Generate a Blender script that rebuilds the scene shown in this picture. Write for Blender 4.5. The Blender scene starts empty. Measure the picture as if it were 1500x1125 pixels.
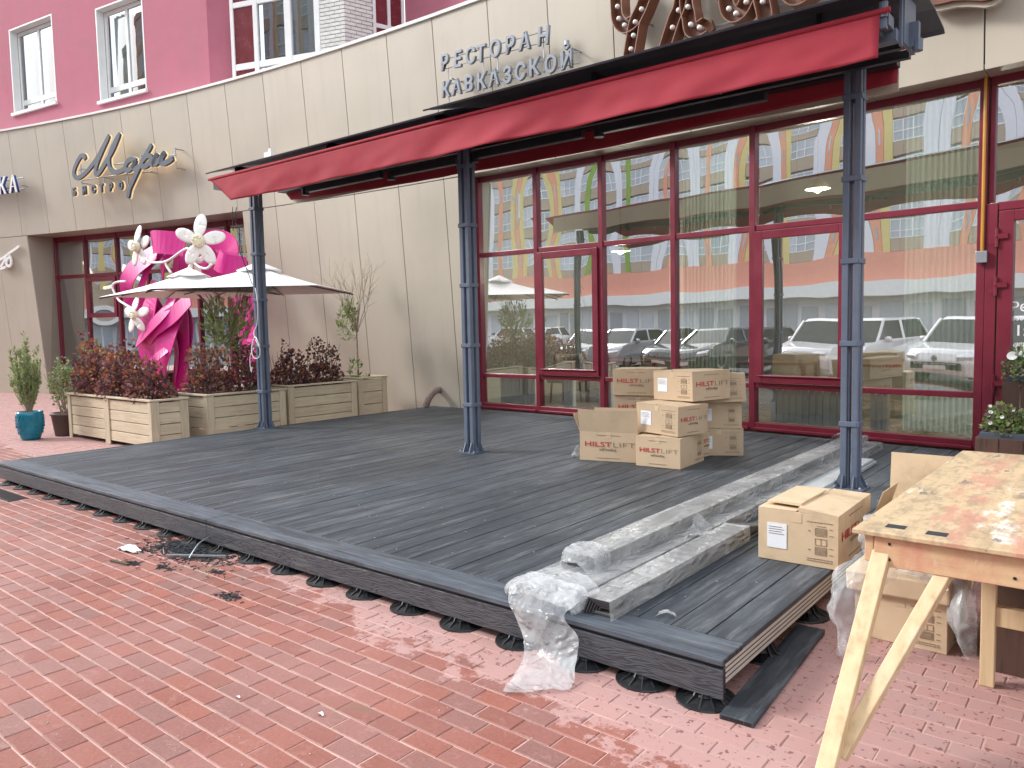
import bpy, math, random
from math import sin, cos, pi, radians, sqrt, atan2
from mathutils import Vector, Matrix, noise
S = bpy.context.scene
COL = S.collection
rnd = random.Random(7)

# ------------------------------------------------------------------ camera
YAW, PITCH, ROLL, FPX = radians(39.3394), radians(4.1706), radians(-1.2075), 1116.41
cam_f = Vector((-sin(YAW)*cos(PITCH), cos(YAW)*cos(PITCH), -sin(PITCH)))
_r = cam_f.cross(Vector((0, 0, 1))).normalized(); _u = _r.cross(cam_f)
cam_r = _r*cos(ROLL)+_u*sin(ROLL); cam_u = -_r*sin(ROLL)+_u*cos(ROLL)
cd = bpy.data.cameras.new('camera'); cam = bpy.data.objects.new('camera', cd); COL.objects.link(cam)
cd.sensor_fit = 'HORIZONTAL'; cd.sensor_width = 36; cd.lens = FPX/1500*36; cd.clip_start = .05; cd.clip_end = 2000
m = Matrix.Identity(4)
for i in range(3):
    m[i][0] = cam_r[i]; m[i][1] = cam_u[i]; m[i][2] = -cam_f[i]
m[2][3] = 1.6
cam.matrix_world = m
S.camera = cam

# ------------------------------------------------------------------ light: bright overcast day
SUN_DIR = Vector((-.80, -.46, .62)).normalized()      # towards the sun
W = bpy.data.worlds.new('World'); S.world = W; W.use_nodes = True
wn, wl = W.node_tree.nodes, W.node_tree.links
sky = wn.new('ShaderNodeTexSky'); sky.sky_type = 'NISHITA'; sky.sun_disc = False
sky.sun_elevation = math.asin(SUN_DIR.z); sky.sun_rotation = atan2(SUN_DIR.x, SUN_DIR.y)
sky.dust_density = 3.0; sky.air_density = 1.0; sky.ozone_density = 1.0
hs = wn.new('ShaderNodeHueSaturation'); hs.inputs['Saturation'].default_value = .5
wl.new(sky.outputs[0], hs.inputs['Color'])
cl = wn.new('ShaderNodeMix'); cl.data_type = 'RGBA'; cl.inputs[0].default_value = .62      # even cloud layer over the clear sky
cl.inputs[7].default_value = (6.4, 6.6, 6.9, 1)
wl.new(hs.outputs[0], cl.inputs[6]); wl.new(cl.outputs[2], wn['Background'].inputs['Color'])
wn['Background'].inputs['Strength'].default_value = .15
sd = bpy.data.lights.new('sun', 'SUN'); sd.energy = 1.35; sd.angle = radians(12); sd.color = (1, .975, .94)
sun = bpy.data.objects.new('sun', sd); COL.objects.link(sun); sun.location = (0, 0, 40)
sun.rotation_euler = SUN_DIR.to_track_quat('Z', 'Y').to_euler()
S.view_settings.view_transform = 'Standard'; S.view_settings.look = 'None'; S.view_settings.gamma = 1
S.view_settings.use_curve_mapping = False; S.view_settings.exposure = 1.2
S.render.engine = 'CYCLES'
S.cycles.use_denoising = True; S.cycles.max_bounces = 10; S.cycles.transparent_max_bounces = 16
S.cycles.caustics_reflective = False; S.cycles.caustics_refractive = False

# ------------------------------------------------------------------ materials
def nmat(name):
    mt = bpy.data.materials.new(name); mt.use_nodes = True
    nt = mt.node_tree; return mt, nt, nt.nodes['Principled BSDF']
def noise_node(nt, scale, detail=4, vec=None, rough=.55, stretch=None, coord='Object'):
    tc = nt.nodes.new('ShaderNodeTexCoord'); mp = nt.nodes.new('ShaderNodeMapping')
    nt.links.new(tc.outputs[coord], mp.inputs[0])
    if stretch: mp.inputs['Scale'].default_value = stretch
    n = nt.nodes.new('ShaderNodeTexNoise'); n.inputs['Scale'].default_value = scale
    n.inputs['Detail'].default_value = detail; n.inputs['Roughness'].default_value = rough
    nt.links.new(mp.outputs[0], n.inputs['Vector']); return n
def ramp(nt, src, stops):
    r = nt.nodes.new('ShaderNodeValToRGB'); e = r.color_ramp.elements
    while len(e) < len(stops): e.new(.5)
    for k, (p, c) in enumerate(stops):
        e[k].position = p; e[k].color = (c, c, c, 1) if isinstance(c, (int, float)) else (*c, 1)
    nt.links.new(src, r.inputs[0]); return r
def mixc(nt, fac, a, b, mode='MIX'):
    x = nt.nodes.new('ShaderNodeMix'); x.data_type = 'RGBA'; x.blend_type = mode
    for s, v in ((x.inputs[0], fac), (x.inputs[6], a), (x.inputs[7], b)):
        if hasattr(v, 'is_linked') or hasattr(v, 'links'): nt.links.new(v, s)
        elif isinstance(v, (int, float)): s.default_value = v if s.type == 'VALUE' else (v, v, v, 1)
        else: s.default_value = (*v, 1)
    return x.outputs[2]
def math_(nt, op, a, b=None, clamp=False):
    x = nt.nodes.new('ShaderNodeMath'); x.operation = op; x.use_clamp = clamp
    for s, v in ((x.inputs[0], a), (x.inputs[1], b)):
        if v is None: continue
        if hasattr(v, 'links'): nt.links.new(v, s)
        else: s.default_value = v
    return x.outputs[0]
def bump(nt, bsdf, h, strength=.3, dist=.01):
    b = nt.nodes.new('ShaderNodeBump'); b.inputs['Strength'].default_value = strength; b.inputs['Distance'].default_value = dist
    nt.links.new(h, b.inputs['Height']); nt.links.new(b.outputs[0], bsdf.inputs['Normal']); return b
def sc3(c, k): return tuple(min(1, x*k) for x in c)
def surf(name, col, rough=.6, var=.25, scale=6, bmp=.15, bscale=60, metal=0, stretch=None, objvar=.0, spec=.5, dirt=None, dirt_amt=.4):
    """plain surface: colour varied by two noises, fine relief, optional per-object tone and dirt"""
    mt, nt, b = nmat(name)
    n = noise_node(nt, scale, 6, stretch=stretch)
    r = ramp(nt, n.outputs[0], [(.25, sc3(col, 1-var)), (.75, sc3(col, 1+var))])
    c = r.outputs[0]
    if objvar:
        oi = nt.nodes.new('ShaderNodeObjectInfo')
        rr = ramp(nt, oi.outputs['Random'], [(0, 1-objvar), (1, 1.0)])
        c = mixc(nt, 1.0, c, rr.outputs[0], 'MULTIPLY')
    if dirt:
        d = noise_node(nt, scale*.35, 8, rough=.7)
        dr = ramp(nt, d.outputs[0], [(.5, 0), (.72, dirt_amt)])
        c = mixc(nt, dr.outputs[0], c, dirt)
    nt.links.new(c, b.inputs['Base Color'])
    rn = ramp(nt, n.outputs[0], [(.2, max(.02, rough-.1)), (.8, min(1, rough+.1))])
    nt.links.new(rn.outputs[0], b.inputs['Roughness'])
    b.inputs['Metallic'].default_value = metal; b.inputs['Specular IOR Level'].default_value = spec
    if bmp:
        n2 = noise_node(nt, bscale, 5, stretch=stretch); bump(nt, b, n2.outputs[0], bmp, .01)
    return mt
def emis(name, col, strength):
    mt, nt, b = nmat(name); b.inputs['Base Color'].default_value = (*col, 1)
    b.inputs['Emission Color'].default_value = (*col, 1); b.inputs['Emission Strength'].default_value = strength; return mt
def wood(name, col, dark, axis=0, rough=.6, scale=3, objvar=.2, bmp=.25, dirt=None, dirt_amt=.5):
    st = [14, 14, 14]; st[axis] = .9
    mt, nt, b = nmat(name)
    n = noise_node(nt, scale, 8, stretch=st, rough=.6)
    n3 = noise_node(nt, scale*1.3, 3)
    f = math_(nt, 'ADD', n.outputs[0], math_(nt, 'MULTIPLY', n3.outputs[0], .35))
    r = ramp(nt, f, [(.45, dark), (.62, col), (.85, sc3(col, 1.15))])
    oi = nt.nodes.new('ShaderNodeObjectInfo'); rr = ramp(nt, oi.outputs['Random'], [(0, 1-objvar), (1, 1.0)])
    c = mixc(nt, 1.0, r.outputs[0], rr.outputs[0], 'MULTIPLY')
    if dirt:
        for k, (dc, lo, hi) in enumerate(dirt):
            d = noise_node(nt, 2.3+k*1.7, 8, rough=.72, stretch=(1.5+.6*k, .55+.3*k, 1)); dr = ramp(nt, d.outputs[0], [(lo, 0), (hi, dirt_amt)])
            c = mixc(nt, dr.outputs[0], c, dc)
    nt.links.new(c, b.inputs['Base Color']); b.inputs['Roughness'].default_value = rough
    bump(nt, b, n.outputs[0], bmp, .006); return mt

M = {}
M['panel'] = surf('cladding_beige', (.455, .412, .340), .42, .06, .8, .03, 30, objvar=.07, dirt=(.38, .33, .27), dirt_amt=.18)
nt = M['panel'].node_tree; b = nt.nodes['Principled BSDF']; src = b.inputs['Base Color'].links[0].from_socket
stn = noise_node(nt, 3.2, 6, stretch=(1.6, 1.6, .10), rough=.6); sr = ramp(nt, stn.outputs[0], [(.52, 0), (.80, .30)]); nt.links.new(mixc(nt, sr.outputs[0], src, (.30, .28, .245)), b.inputs['Base Color'])
M['joint'] = surf('joint_dark', (.06, .055, .05), .9, .2)
M['white'] = surf('white_plastic', (.78, .79, .78), .35, .05, 4, .03)
M['pink'] = surf('pink_stucco', (.46, .150, .205), .9, .10, 1.2, .5, 160, dirt=(.36, .09, .14), dirt_amt=.3)
M['brickw'] = surf('white_brick', (.72, .71, .68), .8, .12, 12, .3, 90, objvar=.12)
M['mortar'] = surf('mortar_grey', (.28, .27, .26), .95, .2)
M['maroon'] = surf('maroon_frame', (.17, .012, .03), .38, .12, 5, .04, objvar=.05)
M['maroonpanel'] = surf('maroon_board', (.16, .02, .03), .25, .1, 5, .02)
M['steel'] = surf('post_paint', (.105, .130, .180), .42, .12, 9, .06, 70)
M['black'] = surf('black_aluminium', (.014, .016, .022), .45, .2, 5, .03)
M['roofm'] = surf('roof_cover', (.07, .085, .11), .4, .15, 3, .04)
M['galv'] = surf('galvanised', (.35, .38, .41), .35, .1, 8, .05, metal=.6)
M['planter'] = wood('planter_wood', (.56, .48, .345), (.46, .38, .26), 0, .65, objvar=.14)
M['plantery'] = wood('planter_wood_side', (.56, .48, .345), (.46, .38, .26), 1, .65, objvar=.14)
M['planterz'] = wood('planter_wood_upright', (.56, .48, .345), (.48, .40, .28), 2, .65, objvar=.14)
M['soil'] = surf('soil', (.05, .035, .025), .95, .4, 20, .8, 40)
M['card'] = surf('cardboard', (.56, .42, .28), .75, .07, 5, .1, 120, objvar=.14, dirt=(.33, .23, .14), dirt_amt=.5)
M['cardin'] = surf('cardboard_inside', (.36, .24, .14), .85, .08)
M['cardwet'] = surf('cardboard_damp', (.58, .44, .29), .7, .08, 9, .1, 120, dirt=(.24, .16, .09), dirt_amt=.55)
M['paper'] = surf('paper_label', (.74, .76, .80), .5, .03)
M['inkr'] = surf('red_ink', (.50, .035, .03), .7, .1)
M['inkg'] = surf('grey_ink', (.16, .13, .11), .7, .1)
M['inkl'] = surf('faint_ink', (.27, .20, .13), .7, .1)
M['letter'] = surf('letter_grey', (.21, .235, .28), .35, .08, 5, .02)
M['letterd'] = surf('letter_dark', (.07, .085, .115), .6, .1, 5, .02)
M['lampglow'] = emis('lamp_bulb_glow', (1, .8, .5), 6)
M['tubeglow'] = emis('tube_glow', (1, .95, .85), 1.2)
M['cream'] = emis('letter_glow', (.95, .72, .38), .25)
M['letterw'] = surf('letter_white', (.8, .8, .8), .3, .03)
M['letterb'] = surf('letter_blue', (.02, .07, .28), .4, .05)
M['brown'] = surf('letter_brown', (.15, .055, .03), .4, .2, 6, .05)
M['brownl'] = surf('letter_rim', (.20, .085, .05), .35, .1, 6, .05)
M['bulb'] = surf('bulb_milk', (.82, .8, .76), .15, .02)
M['umb'] = surf('umbrella_cloth', (.87, .86, .86), .85, .03, 3, .1, 200)
M['bronze'] = surf('bronze_pole', (.07, .055, .04), .4, .15)
M['hot'] = surf('pink_board', (.58, .02, .24), .42, .08, 3, .03)
M['petal'] = surf('petal_white', (.82, .81, .78), .5, .04)
M['petalc'] = surf('petal_cream', (.72, .68, .50), .5, .08)
M['teal'] = surf('teal_glaze', (.005, .17, .25), .12, .25, 5, .1, 14)
M['potbrown'] = surf('brown_pot', (.13, .095, .085), .5, .15)
M['bark'] = surf('bark', (.10, .075, .05), .9, .3, 20, .6, 60)
M['barkl'] = surf('twig', (.33, .27, .19), .9, .3, 20, .5, 60)
def leafmat(n, c):
    mt = surf(n, c, .55, .3, 9, .05); b = mt.node_tree.nodes['Principled BSDF']
    nt = mt.node_tree; tr = nt.nodes.new('ShaderNodeBsdfTranslucent'); tr.inputs[0].default_value = (*sc3(c, 1.5), 1); mx = nt.nodes.new('ShaderNodeMixShader'); mx.inputs[0].default_value = .32
    nt.links.new(b.outputs[0], mx.inputs[1]); nt.links.new(tr.outputs[0], mx.inputs[2]); nt.links.new(mx.outputs[0], nt.nodes['Material Output'].inputs[0])
    return mt
M['lf_plum'] = leafmat('leaf_plum', (0.085, 0.04, 0.052)); M['lf_red'] = leafmat('leaf_red', (0.17, 0.06, 0.056))
M['lf_rust'] = leafmat('leaf_rust', (0.32, 0.115, 0.055)); M['lf_green'] = leafmat('leaf_green', (0.17, 0.235, 0.075))
M['lf_sage'] = leafmat('leaf_sage', (0.3, 0.34, 0.2)); M['lf_lime'] = leafmat('leaf_lime', (0.27, 0.39, 0.1))
M['lf_dark'] = leafmat('leaf_dark', (0.09, 0.145, 0.05)); M['lf_mauve'] = leafmat('leaf_mauve', (0.19, 0.11, 0.115))
M['tablew'] = wood('plywood_top', (.48, .36, .215), (.36, .26, .15), 1, .55, 1.6, .05, .15,
                   dirt=[((.70, .66, .60), .59, .62), ((.10, .10, .105), .62, .64), ((.29, .22, .14), .48, .60)], dirt_amt=.78)
M['pine'] = wood('pine_beam', (.58, .44, .26), (.47, .33, .18), 2, .55, 2, .06, .15, dirt=[((.66, .58, .46), .58, .7)], dirt_amt=.4)
M['pinex'] = wood('pine_board', (.58, .40, .23), (.46, .29, .15), 0, .55, 2, .06, .15, dirt=[((.52, .20, .15), .48, .62), ((.70, .63, .55), .58, .68)], dirt_amt=.65)
M['dkwood'] = wood('dark_plank', (.085, .045, .032), (.045, .024, .018), 2, .55, 3, .2, .3)
M['rubber'] = surf('black_plastic', (.012, .013, .015), .4, .2, 12, .1)
M['joist'] = surf('grey_rail', (.50, .465, .41), .5, .1, 6, .05)
M['rust'] = surf('old_pipe', (.23, .17, .15), .85, .3, 14, .6, 40, dirt=(.09, .05, .04), dirt_amt=.7)
M['radiator'] = surf('radiator_paint', (.80, .86, .81), .35, .04)
M['intwall'] = surf('room_wall', (.36, .375, .33), .8, .1); M['intfloor'] = surf('room_floor', (.16, .12, .08), .3, .2)
M['intdark'] = surf('room_ceiling', (.30, .29, .26), .8, .1)
M['warmpanel'] = surf('ochre_wall', (.50, .38, .16), .7, .08)
M['seat'] = surf('chair_cloth', (.42, .40, .34), .9, .1); M['tabw'] = surf('table_wood', (.20, .11, .05), .35, .2)
M['debris'] = surf('dark_shavings', (.022, .027, .032), .9, .4, 20, .5)
M['grit'] = surf('grit', (.42, .38, .35), .9, .4, 30)
M['scrap'] = surf('white_scrap', (.75, .76, .77), .5, .05)
M['red'] = surf('red_print', (.5, .012, .03), .35, .05)
M['ochre'] = surf('yellow_conduit', (.52, .26, .02), .35, .1)
M['tyre'] = surf('tyre', (.015, .015, .015), .8, .2); M['rim'] = surf('rim', (.45, .46, .48), .3, .05, metal=.8)
M['cglass'] = surf('car_glass', (.012, .015, .018), .04, .05, bmp=0)
M['chead'] = surf('headlight', (.6, .63, .66), .08, .05, bmp=0)
def carpaint(n, c):
    mt = surf(n, c, .22, .03, 3, 0); mt.node_tree.nodes['Principled BSDF'].inputs['Coat Weight'].default_value = 1; return mt
M['car_w'] = carpaint('car_white', (.72, .73, .74)); M['car_s'] = carpaint('car_silver', (.38, .39, .42)); M['car_k'] = carpaint('car_dark', (.02, .022, .03))
M['orange'] = surf('orange_cladding', (.74, .32, .20), .6, .05); M['yellow'] = surf('yellow_cladding', (.66, .55, .22), .6, .05)
M['greenc'] = surf('green_cladding', (.22, .36, .05), .6, .05); M['greyc'] = surf('grey_cladding', (.72, .73, .78), .6, .05)
M['tan'] = surf('tan_cladding', (.42, .34, .26), .7, .05); M['salmon'] = surf('salmon_cladding', (.72, .30, .22), .6, .05)
M['asphalt'] = surf('asphalt', (.055, .055, .058), .85, .25, 3, .4, 80)
M['sand'] = surf('joint_sand', (.50, .33, .29), .95, .3, 6, .3, 120)

# worn reddish bands along the bench top
nt = M['tablew'].node_tree; b = nt.nodes['Principled BSDF']; src = b.inputs['Base Color'].links[0].from_socket
tc = nt.nodes.new('ShaderNodeTexCoord'); sp = nt.nodes.new('ShaderNodeSeparateXYZ'); nt.links.new(tc.outputs['Object'], sp.inputs[0])
wob = noise_node(nt, 3.5, 7, rough=.7); u = math_(nt, 'ADD', math_(nt, 'ADD', sp.outputs[0], math_(nt, 'MULTIPLY', sp.outputs[1], .03)), math_(nt, 'MULTIPLY', math_(nt, 'SUBTRACT', wob.outputs[0], .5), .22))
bands = ramp(nt, math_(nt, 'ADD', u, .65), [(.20, 0), (.24, .62), (.34, .62), (.385, .05), (.47, .05), (.50, .7), (.58, .7), (.62, 0)])
brk = ramp(nt, noise_node(nt, 6, 7, rough=.75, stretch=(1.6, .6, 1)).outputs[0], [(.47, 0), (.53, 1)])
nt.links.new(mixc(nt, math_(nt, 'MULTIPLY', bands.outputs[0], brk.outputs[0]), src, (.46, .19, .14)), b.inputs['Base Color'])

# awning cloth: woven, a little translucent
mt, nt, b = nmat('awning_cloth'); M['awn'] = mt
n = noise_node(nt, 3, 6); r = ramp(nt, n.outputs[0], [(.3, (.30, .018, .034)), (.7, (.38, .027, .046))])
nt.links.new(r.outputs[0], b.inputs['Base Color']); b.inputs['Roughness'].default_value = .8
tr = nt.nodes.new('ShaderNodeBsdfTranslucent'); tr.inputs[0].default_value = (.40, .02, .03, 1)
mx = nt.nodes.new('ShaderNodeMixShader'); mx.inputs[0].default_value = .12
nt.links.new(b.outputs[0], mx.inputs[1]); nt.links.new(tr.outputs[0], mx.inputs[2]); nt.links.new(mx.outputs[0], nt.nodes['Material Output'].inputs[0])
n2 = noise_node(nt, 300, 2); bump(nt, b, n2.outputs[0], .08, .002)

# glass
def glassmat(name, tint, refl, rough=0.0, wave=.0, wscale=.8):
    mt = bpy.data.materials.new(name); mt.use_nodes = True; nt = mt.node_tree
    nt.nodes.remove(nt.nodes['Principled BSDF'])
    t = nt.nodes.new('ShaderNodeBsdfTransparent'); t.inputs[0].default_value = (*tint, 1)
    g = nt.nodes.new('ShaderNodeBsdfGlossy'); g.inputs['Color'].default_value = (.95, .97, 1, 1); g.inputs['Roughness'].default_value = rough
    fr = nt.nodes.new('ShaderNodeFresnel'); fr.inputs[0].default_value = 1.5
    f = math_(nt, 'ADD', fr.outputs[0], refl, True)
    mx = nt.nodes.new('ShaderNodeMixShader'); nt.links.new(f, mx.inputs[0])
    nt.links.new(t.outputs[0], mx.inputs[1]); nt.links.new(g.outputs[0], mx.inputs[2])
    if wave:
        n = noise_node(nt, wscale, 1); bp = nt.nodes.new('ShaderNodeBump'); bp.inputs['Strength'].default_value = 1
        bp.inputs['Distance'].default_value = wave; nt.links.new(n.outputs[0], bp.inputs['Height']); nt.links.new(bp.outputs[0], g.inputs['Normal'])
    nt.links.new(mx.outputs[0], nt.nodes['Material Output'].inputs[0]); return mt
M['glass'] = glassmat('storefront_glass', (.84, .92, .88), .60, 0, .0013, 1.4)
M['lowglass'] = glassmat('storefront_glass_low', (.90, .95, .92), .22, 0, .0016, 1.5)
M['hglass'] = glassmat('house_glass', (.62, .70, .72), .13, 0, .002, 1.6)
M['oglass'] = surf('far_glass', (.52, .57, .64), .05, .1, bmp=0, objvar=.4)
# curtain: pale green translucent pleats
M['curtain'] = surf('curtain', (.74, .82, .75), .85, .06)
nt = M['curtain'].node_tree; tr = nt.nodes.new('ShaderNodeBsdfTranslucent'); tr.inputs[0].default_value = (.70, .80, .72, 1); mx = nt.nodes.new('ShaderNodeMixShader'); mx.inputs[0].default_value = .4
nt.links.new(nt.nodes['Principled BSDF'].outputs[0], mx.inputs[1]); nt.links.new(tr.outputs[0], mx.inputs[2]); nt.links.new(mx.outputs[0], nt.nodes['Material Output'].inputs[0])
# plastic film: creased, half see-through
def filmmat(name, a0, a1, sc=(1, 1, 1), col=(.80, .82, .83), rough=.2, rs=9, bm=.9):
    mt = bpy.data.materials.new(name); mt.use_nodes = True; nt = mt.node_tree; b = nt.nodes['Principled BSDF']
    b.inputs['Base Color'].default_value = (*col, 1); b.inputs['Roughness'].default_value = rough
    tc = nt.nodes.new('ShaderNodeTexCoord'); mp = nt.nodes.new('ShaderNodeMapping'); mp.inputs['Scale'].default_value = sc; nt.links.new(tc.outputs['Object'], mp.inputs[0])
    wob = nt.nodes.new('ShaderNodeTexNoise'); wob.inputs['Scale'].default_value = 5; wob.inputs['Detail'].default_value = 3; nt.links.new(mp.outputs[0], wob.inputs['Vector'])
    ad = nt.nodes.new('ShaderNodeMix'); ad.data_type = 'RGBA'; ad.blend_type = 'ADD'; ad.inputs[0].default_value = .28; nt.links.new(mp.outputs[0], ad.inputs[6]); nt.links.new(wob.outputs['Color'], ad.inputs[7])
    v = nt.nodes.new('ShaderNodeTexNoise'); v.noise_type = 'RIDGED_MULTIFRACTAL'; v.normalize = True
    v.inputs['Scale'].default_value = rs; v.inputs['Detail'].default_value = 6; v.inputs['Roughness'].default_value = .62; nt.links.new(ad.outputs[2], v.inputs['Vector'])
    bump(nt, b, v.outputs[0], bm, .03)
    t = nt.nodes.new('ShaderNodeBsdfTransparent'); t.inputs[0].default_value = (.93, .94, .95, 1)
    crease = ramp(nt, v.outputs[0], [(.35, a0), (.58, a0+.25*(a1-a0)), (.74, a1)])
    cloud = ramp(nt, wob.outputs[0], [(.35, 0), (.7, 1)])
    f = math_(nt, 'ADD', crease.outputs[0], math_(nt, 'MULTIPLY', cloud.outputs[0], (a1-a0)*.45), True)
    mx = nt.nodes.new('ShaderNodeMixShader'); nt.links.new(f, mx.inputs[0]); nt.links.new(t.outputs[0], mx.inputs[1]); nt.links.new(b.outputs[0], mx.inputs[2])
    nt.links.new(mx.outputs[0], nt.nodes['Material Output'].inputs[0]); return mt
M['film'] = filmmat('plastic_film', .20, .82, (1, 1, 1), (.72, .74, .75), .14, 13, 1); M['bag'] = filmmat('clear_plastic_bag', .16, .72, (1, 1, .7))
M['wrap'] = filmmat('stretch_wrap', .24, .86, (1.5, .55, 1.5), (.68, .69, .69), .2, 11, .8)

# decking: dark composite, dusty and scuffed
def deckmat(name, axis, base=(.044, .055, .070), grain=.35):
    mt, nt, b = nmat(name)
    st = [9, 9, 9]; st[axis] = .5
    n = noise_node(nt, 5, 8, stretch=st, rough=.65, coord='Object')
    geo = nt.nodes.new('ShaderNodeNewGeometry')
    def wn_(scale, det, ro=.6, s=(1, 1, 1)):
        mp = nt.nodes.new('ShaderNodeMapping'); mp.inputs['Scale'].default_value = s
        nt.links.new(geo.outputs['Position'], mp.inputs[0]); q = nt.nodes.new('ShaderNodeTexNoise')
        q.inputs['Scale'].default_value = scale; q.inputs['Detail'].default_value = det; q.inputs['Roughness'].default_value = ro
        nt.links.new(mp.outputs[0], q.inputs['Vector']); return q.outputs[0]
    r = ramp(nt, n.outputs[0], [(.3, sc3(base, .55)), (.5, base), (.72, sc3(base, 1.7))])
    oi = nt.nodes.new('ShaderNodeObjectInfo'); rr = ramp(nt, oi.outputs['Random'], [(0, .60), (1, 1.0)])
    c = mixc(nt, 1.0, r.outputs[0], rr.outputs[0], 'MULTIPLY')
    dust = ramp(nt, wn_(1.3, 9, .72, (1.5, .8, 1)), [(.47, 0), (.72, .30)])
    c = mixc(nt, dust.outputs[0], c, (.15, .17, .19))
    smear = ramp(nt, wn_(2.2, 9, .75, (6.5, .45, 1) if axis == 1 else (.45, 6.5, 1)), [(.52, 0), (.62, .5)]); c = mixc(nt, smear.outputs[0], c, (.17, .185, .20))
    smear2 = ramp(nt, wn_(1.7, 8, .7, (9, .7, 1) if axis == 1 else (.7, 9, 1)), [(.52, 0), (.60, .6)]); c = mixc(nt, smear2.outputs[0], c, (.016, .019, .024))
    damp = ramp(nt, wn_(.9, 7, .7), [(.55, 0), (.70, .35)]); c = mixc(nt, damp.outputs[0], c, (.018, .021, .026))
    spk = ramp(nt, wn_(38, 3), [(.69, 0), (.76, .35)]); c = mixc(nt, spk.outputs[0], c, (.008, .009, .01))
    spw = ramp(nt, wn_(23, 4, .7), [(.735, 0), (.78, .5)]); c = mixc(nt, spw.outputs[0], c, (.42, .43, .43))
    nt.links.new(c, b.inputs['Base Color'])
    rg = ramp(nt, wn_(.9, 6, .65), [(.35, .46), (.65, .66)]); nt.links.new(rg.outputs[0], b.inputs['Roughness'])
    bump(nt, b, n.outputs[0], grain, .006); return mt
M['deck'] = deckmat('decking_boards', 1); M['deckx'] = deckmat('decking_border', 0, (.070, .086, .108))
# fascia: embossed wood grain
mt, nt, b = nmat('embossed_fascia'); M['fascia'] = mt
tc = nt.nodes.new('ShaderNodeTexCoord'); mp = nt.nodes.new('ShaderNodeMapping'); mp.inputs['Scale'].default_value = (1.1, 1, 8.5)
nt.links.new(tc.outputs['Object'], mp.inputs[0])
nn = nt.nodes.new('ShaderNodeTexNoise'); nn.inputs['Scale'].default_value = 1.9; nn.inputs['Detail'].default_value = 2; nt.links.new(mp.outputs[0], nn.inputs['Vector'])
rings = math_(nt, 'FRACT', math_(nt, 'MULTIPLY', nn.outputs[0], 16)); tri = math_(nt, 'ABSOLUTE', math_(nt, 'SUBTRACT', rings, .5))
r = ramp(nt, tri, [(.05, (.036, .039, .047)), (.4, (.064, .068, .079))]); nt.links.new(r.outputs[0], b.inputs['Base Color'])
b.inputs['Roughness'].default_value = .5; bump(nt, b, tri, .55, .007)

# pavers: red concrete, wet-looking near the camera, dry and pale round the deck
def pavermat(name, island):
    mt, nt, b = nmat(name)
    geo = nt.nodes.new('ShaderNodeNewGeometry'); oi = nt.nodes.new('ShaderNodeObjectInfo')
    src = geo.outputs['Random Per Island'] if island else oi.outputs['Random']
    def wn_(scale, det, ro=.6):
        q = nt.nodes.new('ShaderNodeTexNoise'); q.inputs['Scale'].default_value = scale; q.inputs['Detail'].default_value = det
        q.inputs['Roughness'].default_value = ro; nt.links.new(geo.outputs['Position'], q.inputs['Vector']); return q.outputs[0]
    tone = ramp(nt, src, [(0, (.29, .105, .080)), (.25, (.38, .135, .097)), (.5, (.345, .135, .108)), (.72, (.36, .175, .15)), (.88, (.30, .145, .125)), (1, (.41, .14, .095))])
    c = tone.outputs[0]
    fine = ramp(nt, wn_(60, 4, .7), [(.3, .78), (.7, 1.15)]); c = mixc(nt, 1.0, c, fine.outputs[0], 'MULTIPLY')
    c = mixc(nt, 1.0, c, (.74, .71, .70), 'MULTIPLY')
    big = ramp(nt, wn_(.8, 5), [(.42, 0), (.70, .42)]); c = mixc(nt, big.outputs[0], c, (.38, .20, .175))
    worn = ramp(nt, wn_(7.5, 8, .75), [(.56, 0), (.72, .5)]); c = mixc(nt, worn.outputs[0], c, (.44, .25, .215))
    moss = ramp(nt, wn_(1.7, 7, .7), [(.62, 0), (.70, .65)]); c = mixc(nt, moss.outputs[0], c, (.16, .13, .085))
    # dry patch: bounded by a wavering line in the place itself
    sp = nt.nodes.new('ShaderNodeSeparateXYZ'); nt.links.new(geo.outputs['Position'], sp.inputs[0])
    line = math_(nt, 'ADD', math_(nt, 'MULTIPLY', sp.outputs[0], .13), sp.outputs[1])           # y + .13 x
    line = math_(nt, 'ADD', line, math_(nt, 'MULTIPLY', math_(nt, 'SUBTRACT', wn_(5.5, 7, .68), .5), 1.15))
    line = math_(nt, 'ADD', line, math_(nt, 'MULTIPLY', math_(nt, 'SUBTRACT', wn_(1.4, 3), .5), .8))
    dry = ramp(nt, line, [(0, 0), (1, 1)]); dry.color_ramp.elements[0].position = 0
    d = math_(nt, 'MULTIPLY', math_(nt, 'SUBTRACT', line, 2.22), 20, True)
    d = math_(nt, 'MULTIPLY', d, .86)
    c = mixc(nt, d, c, mixc(nt, .25, (.45, .295, .28), tone.outputs[0]))
    drops = math_(nt, 'MULTIPLY', math_(nt, 'MULTIPLY', math_(nt, 'SUBTRACT', wn_(30, 2), .615), 24, True), d)
    c = mixc(nt, drops, c, (.17, .065, .06))
    nt.links.new(c, b.inputs['Base Color'])
    ro = ramp(nt, d, [(0, .55), (1, .85)]); nt.links.new(ro.outputs[0], b.inputs['Roughness'])
    bump(nt, b, wn_(120, 4, .7), .35, .004); return mt
M['paver'] = pavermat('red_pavers', False); M['paverf'] = pavermat('red_pavers_field', True)

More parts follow.
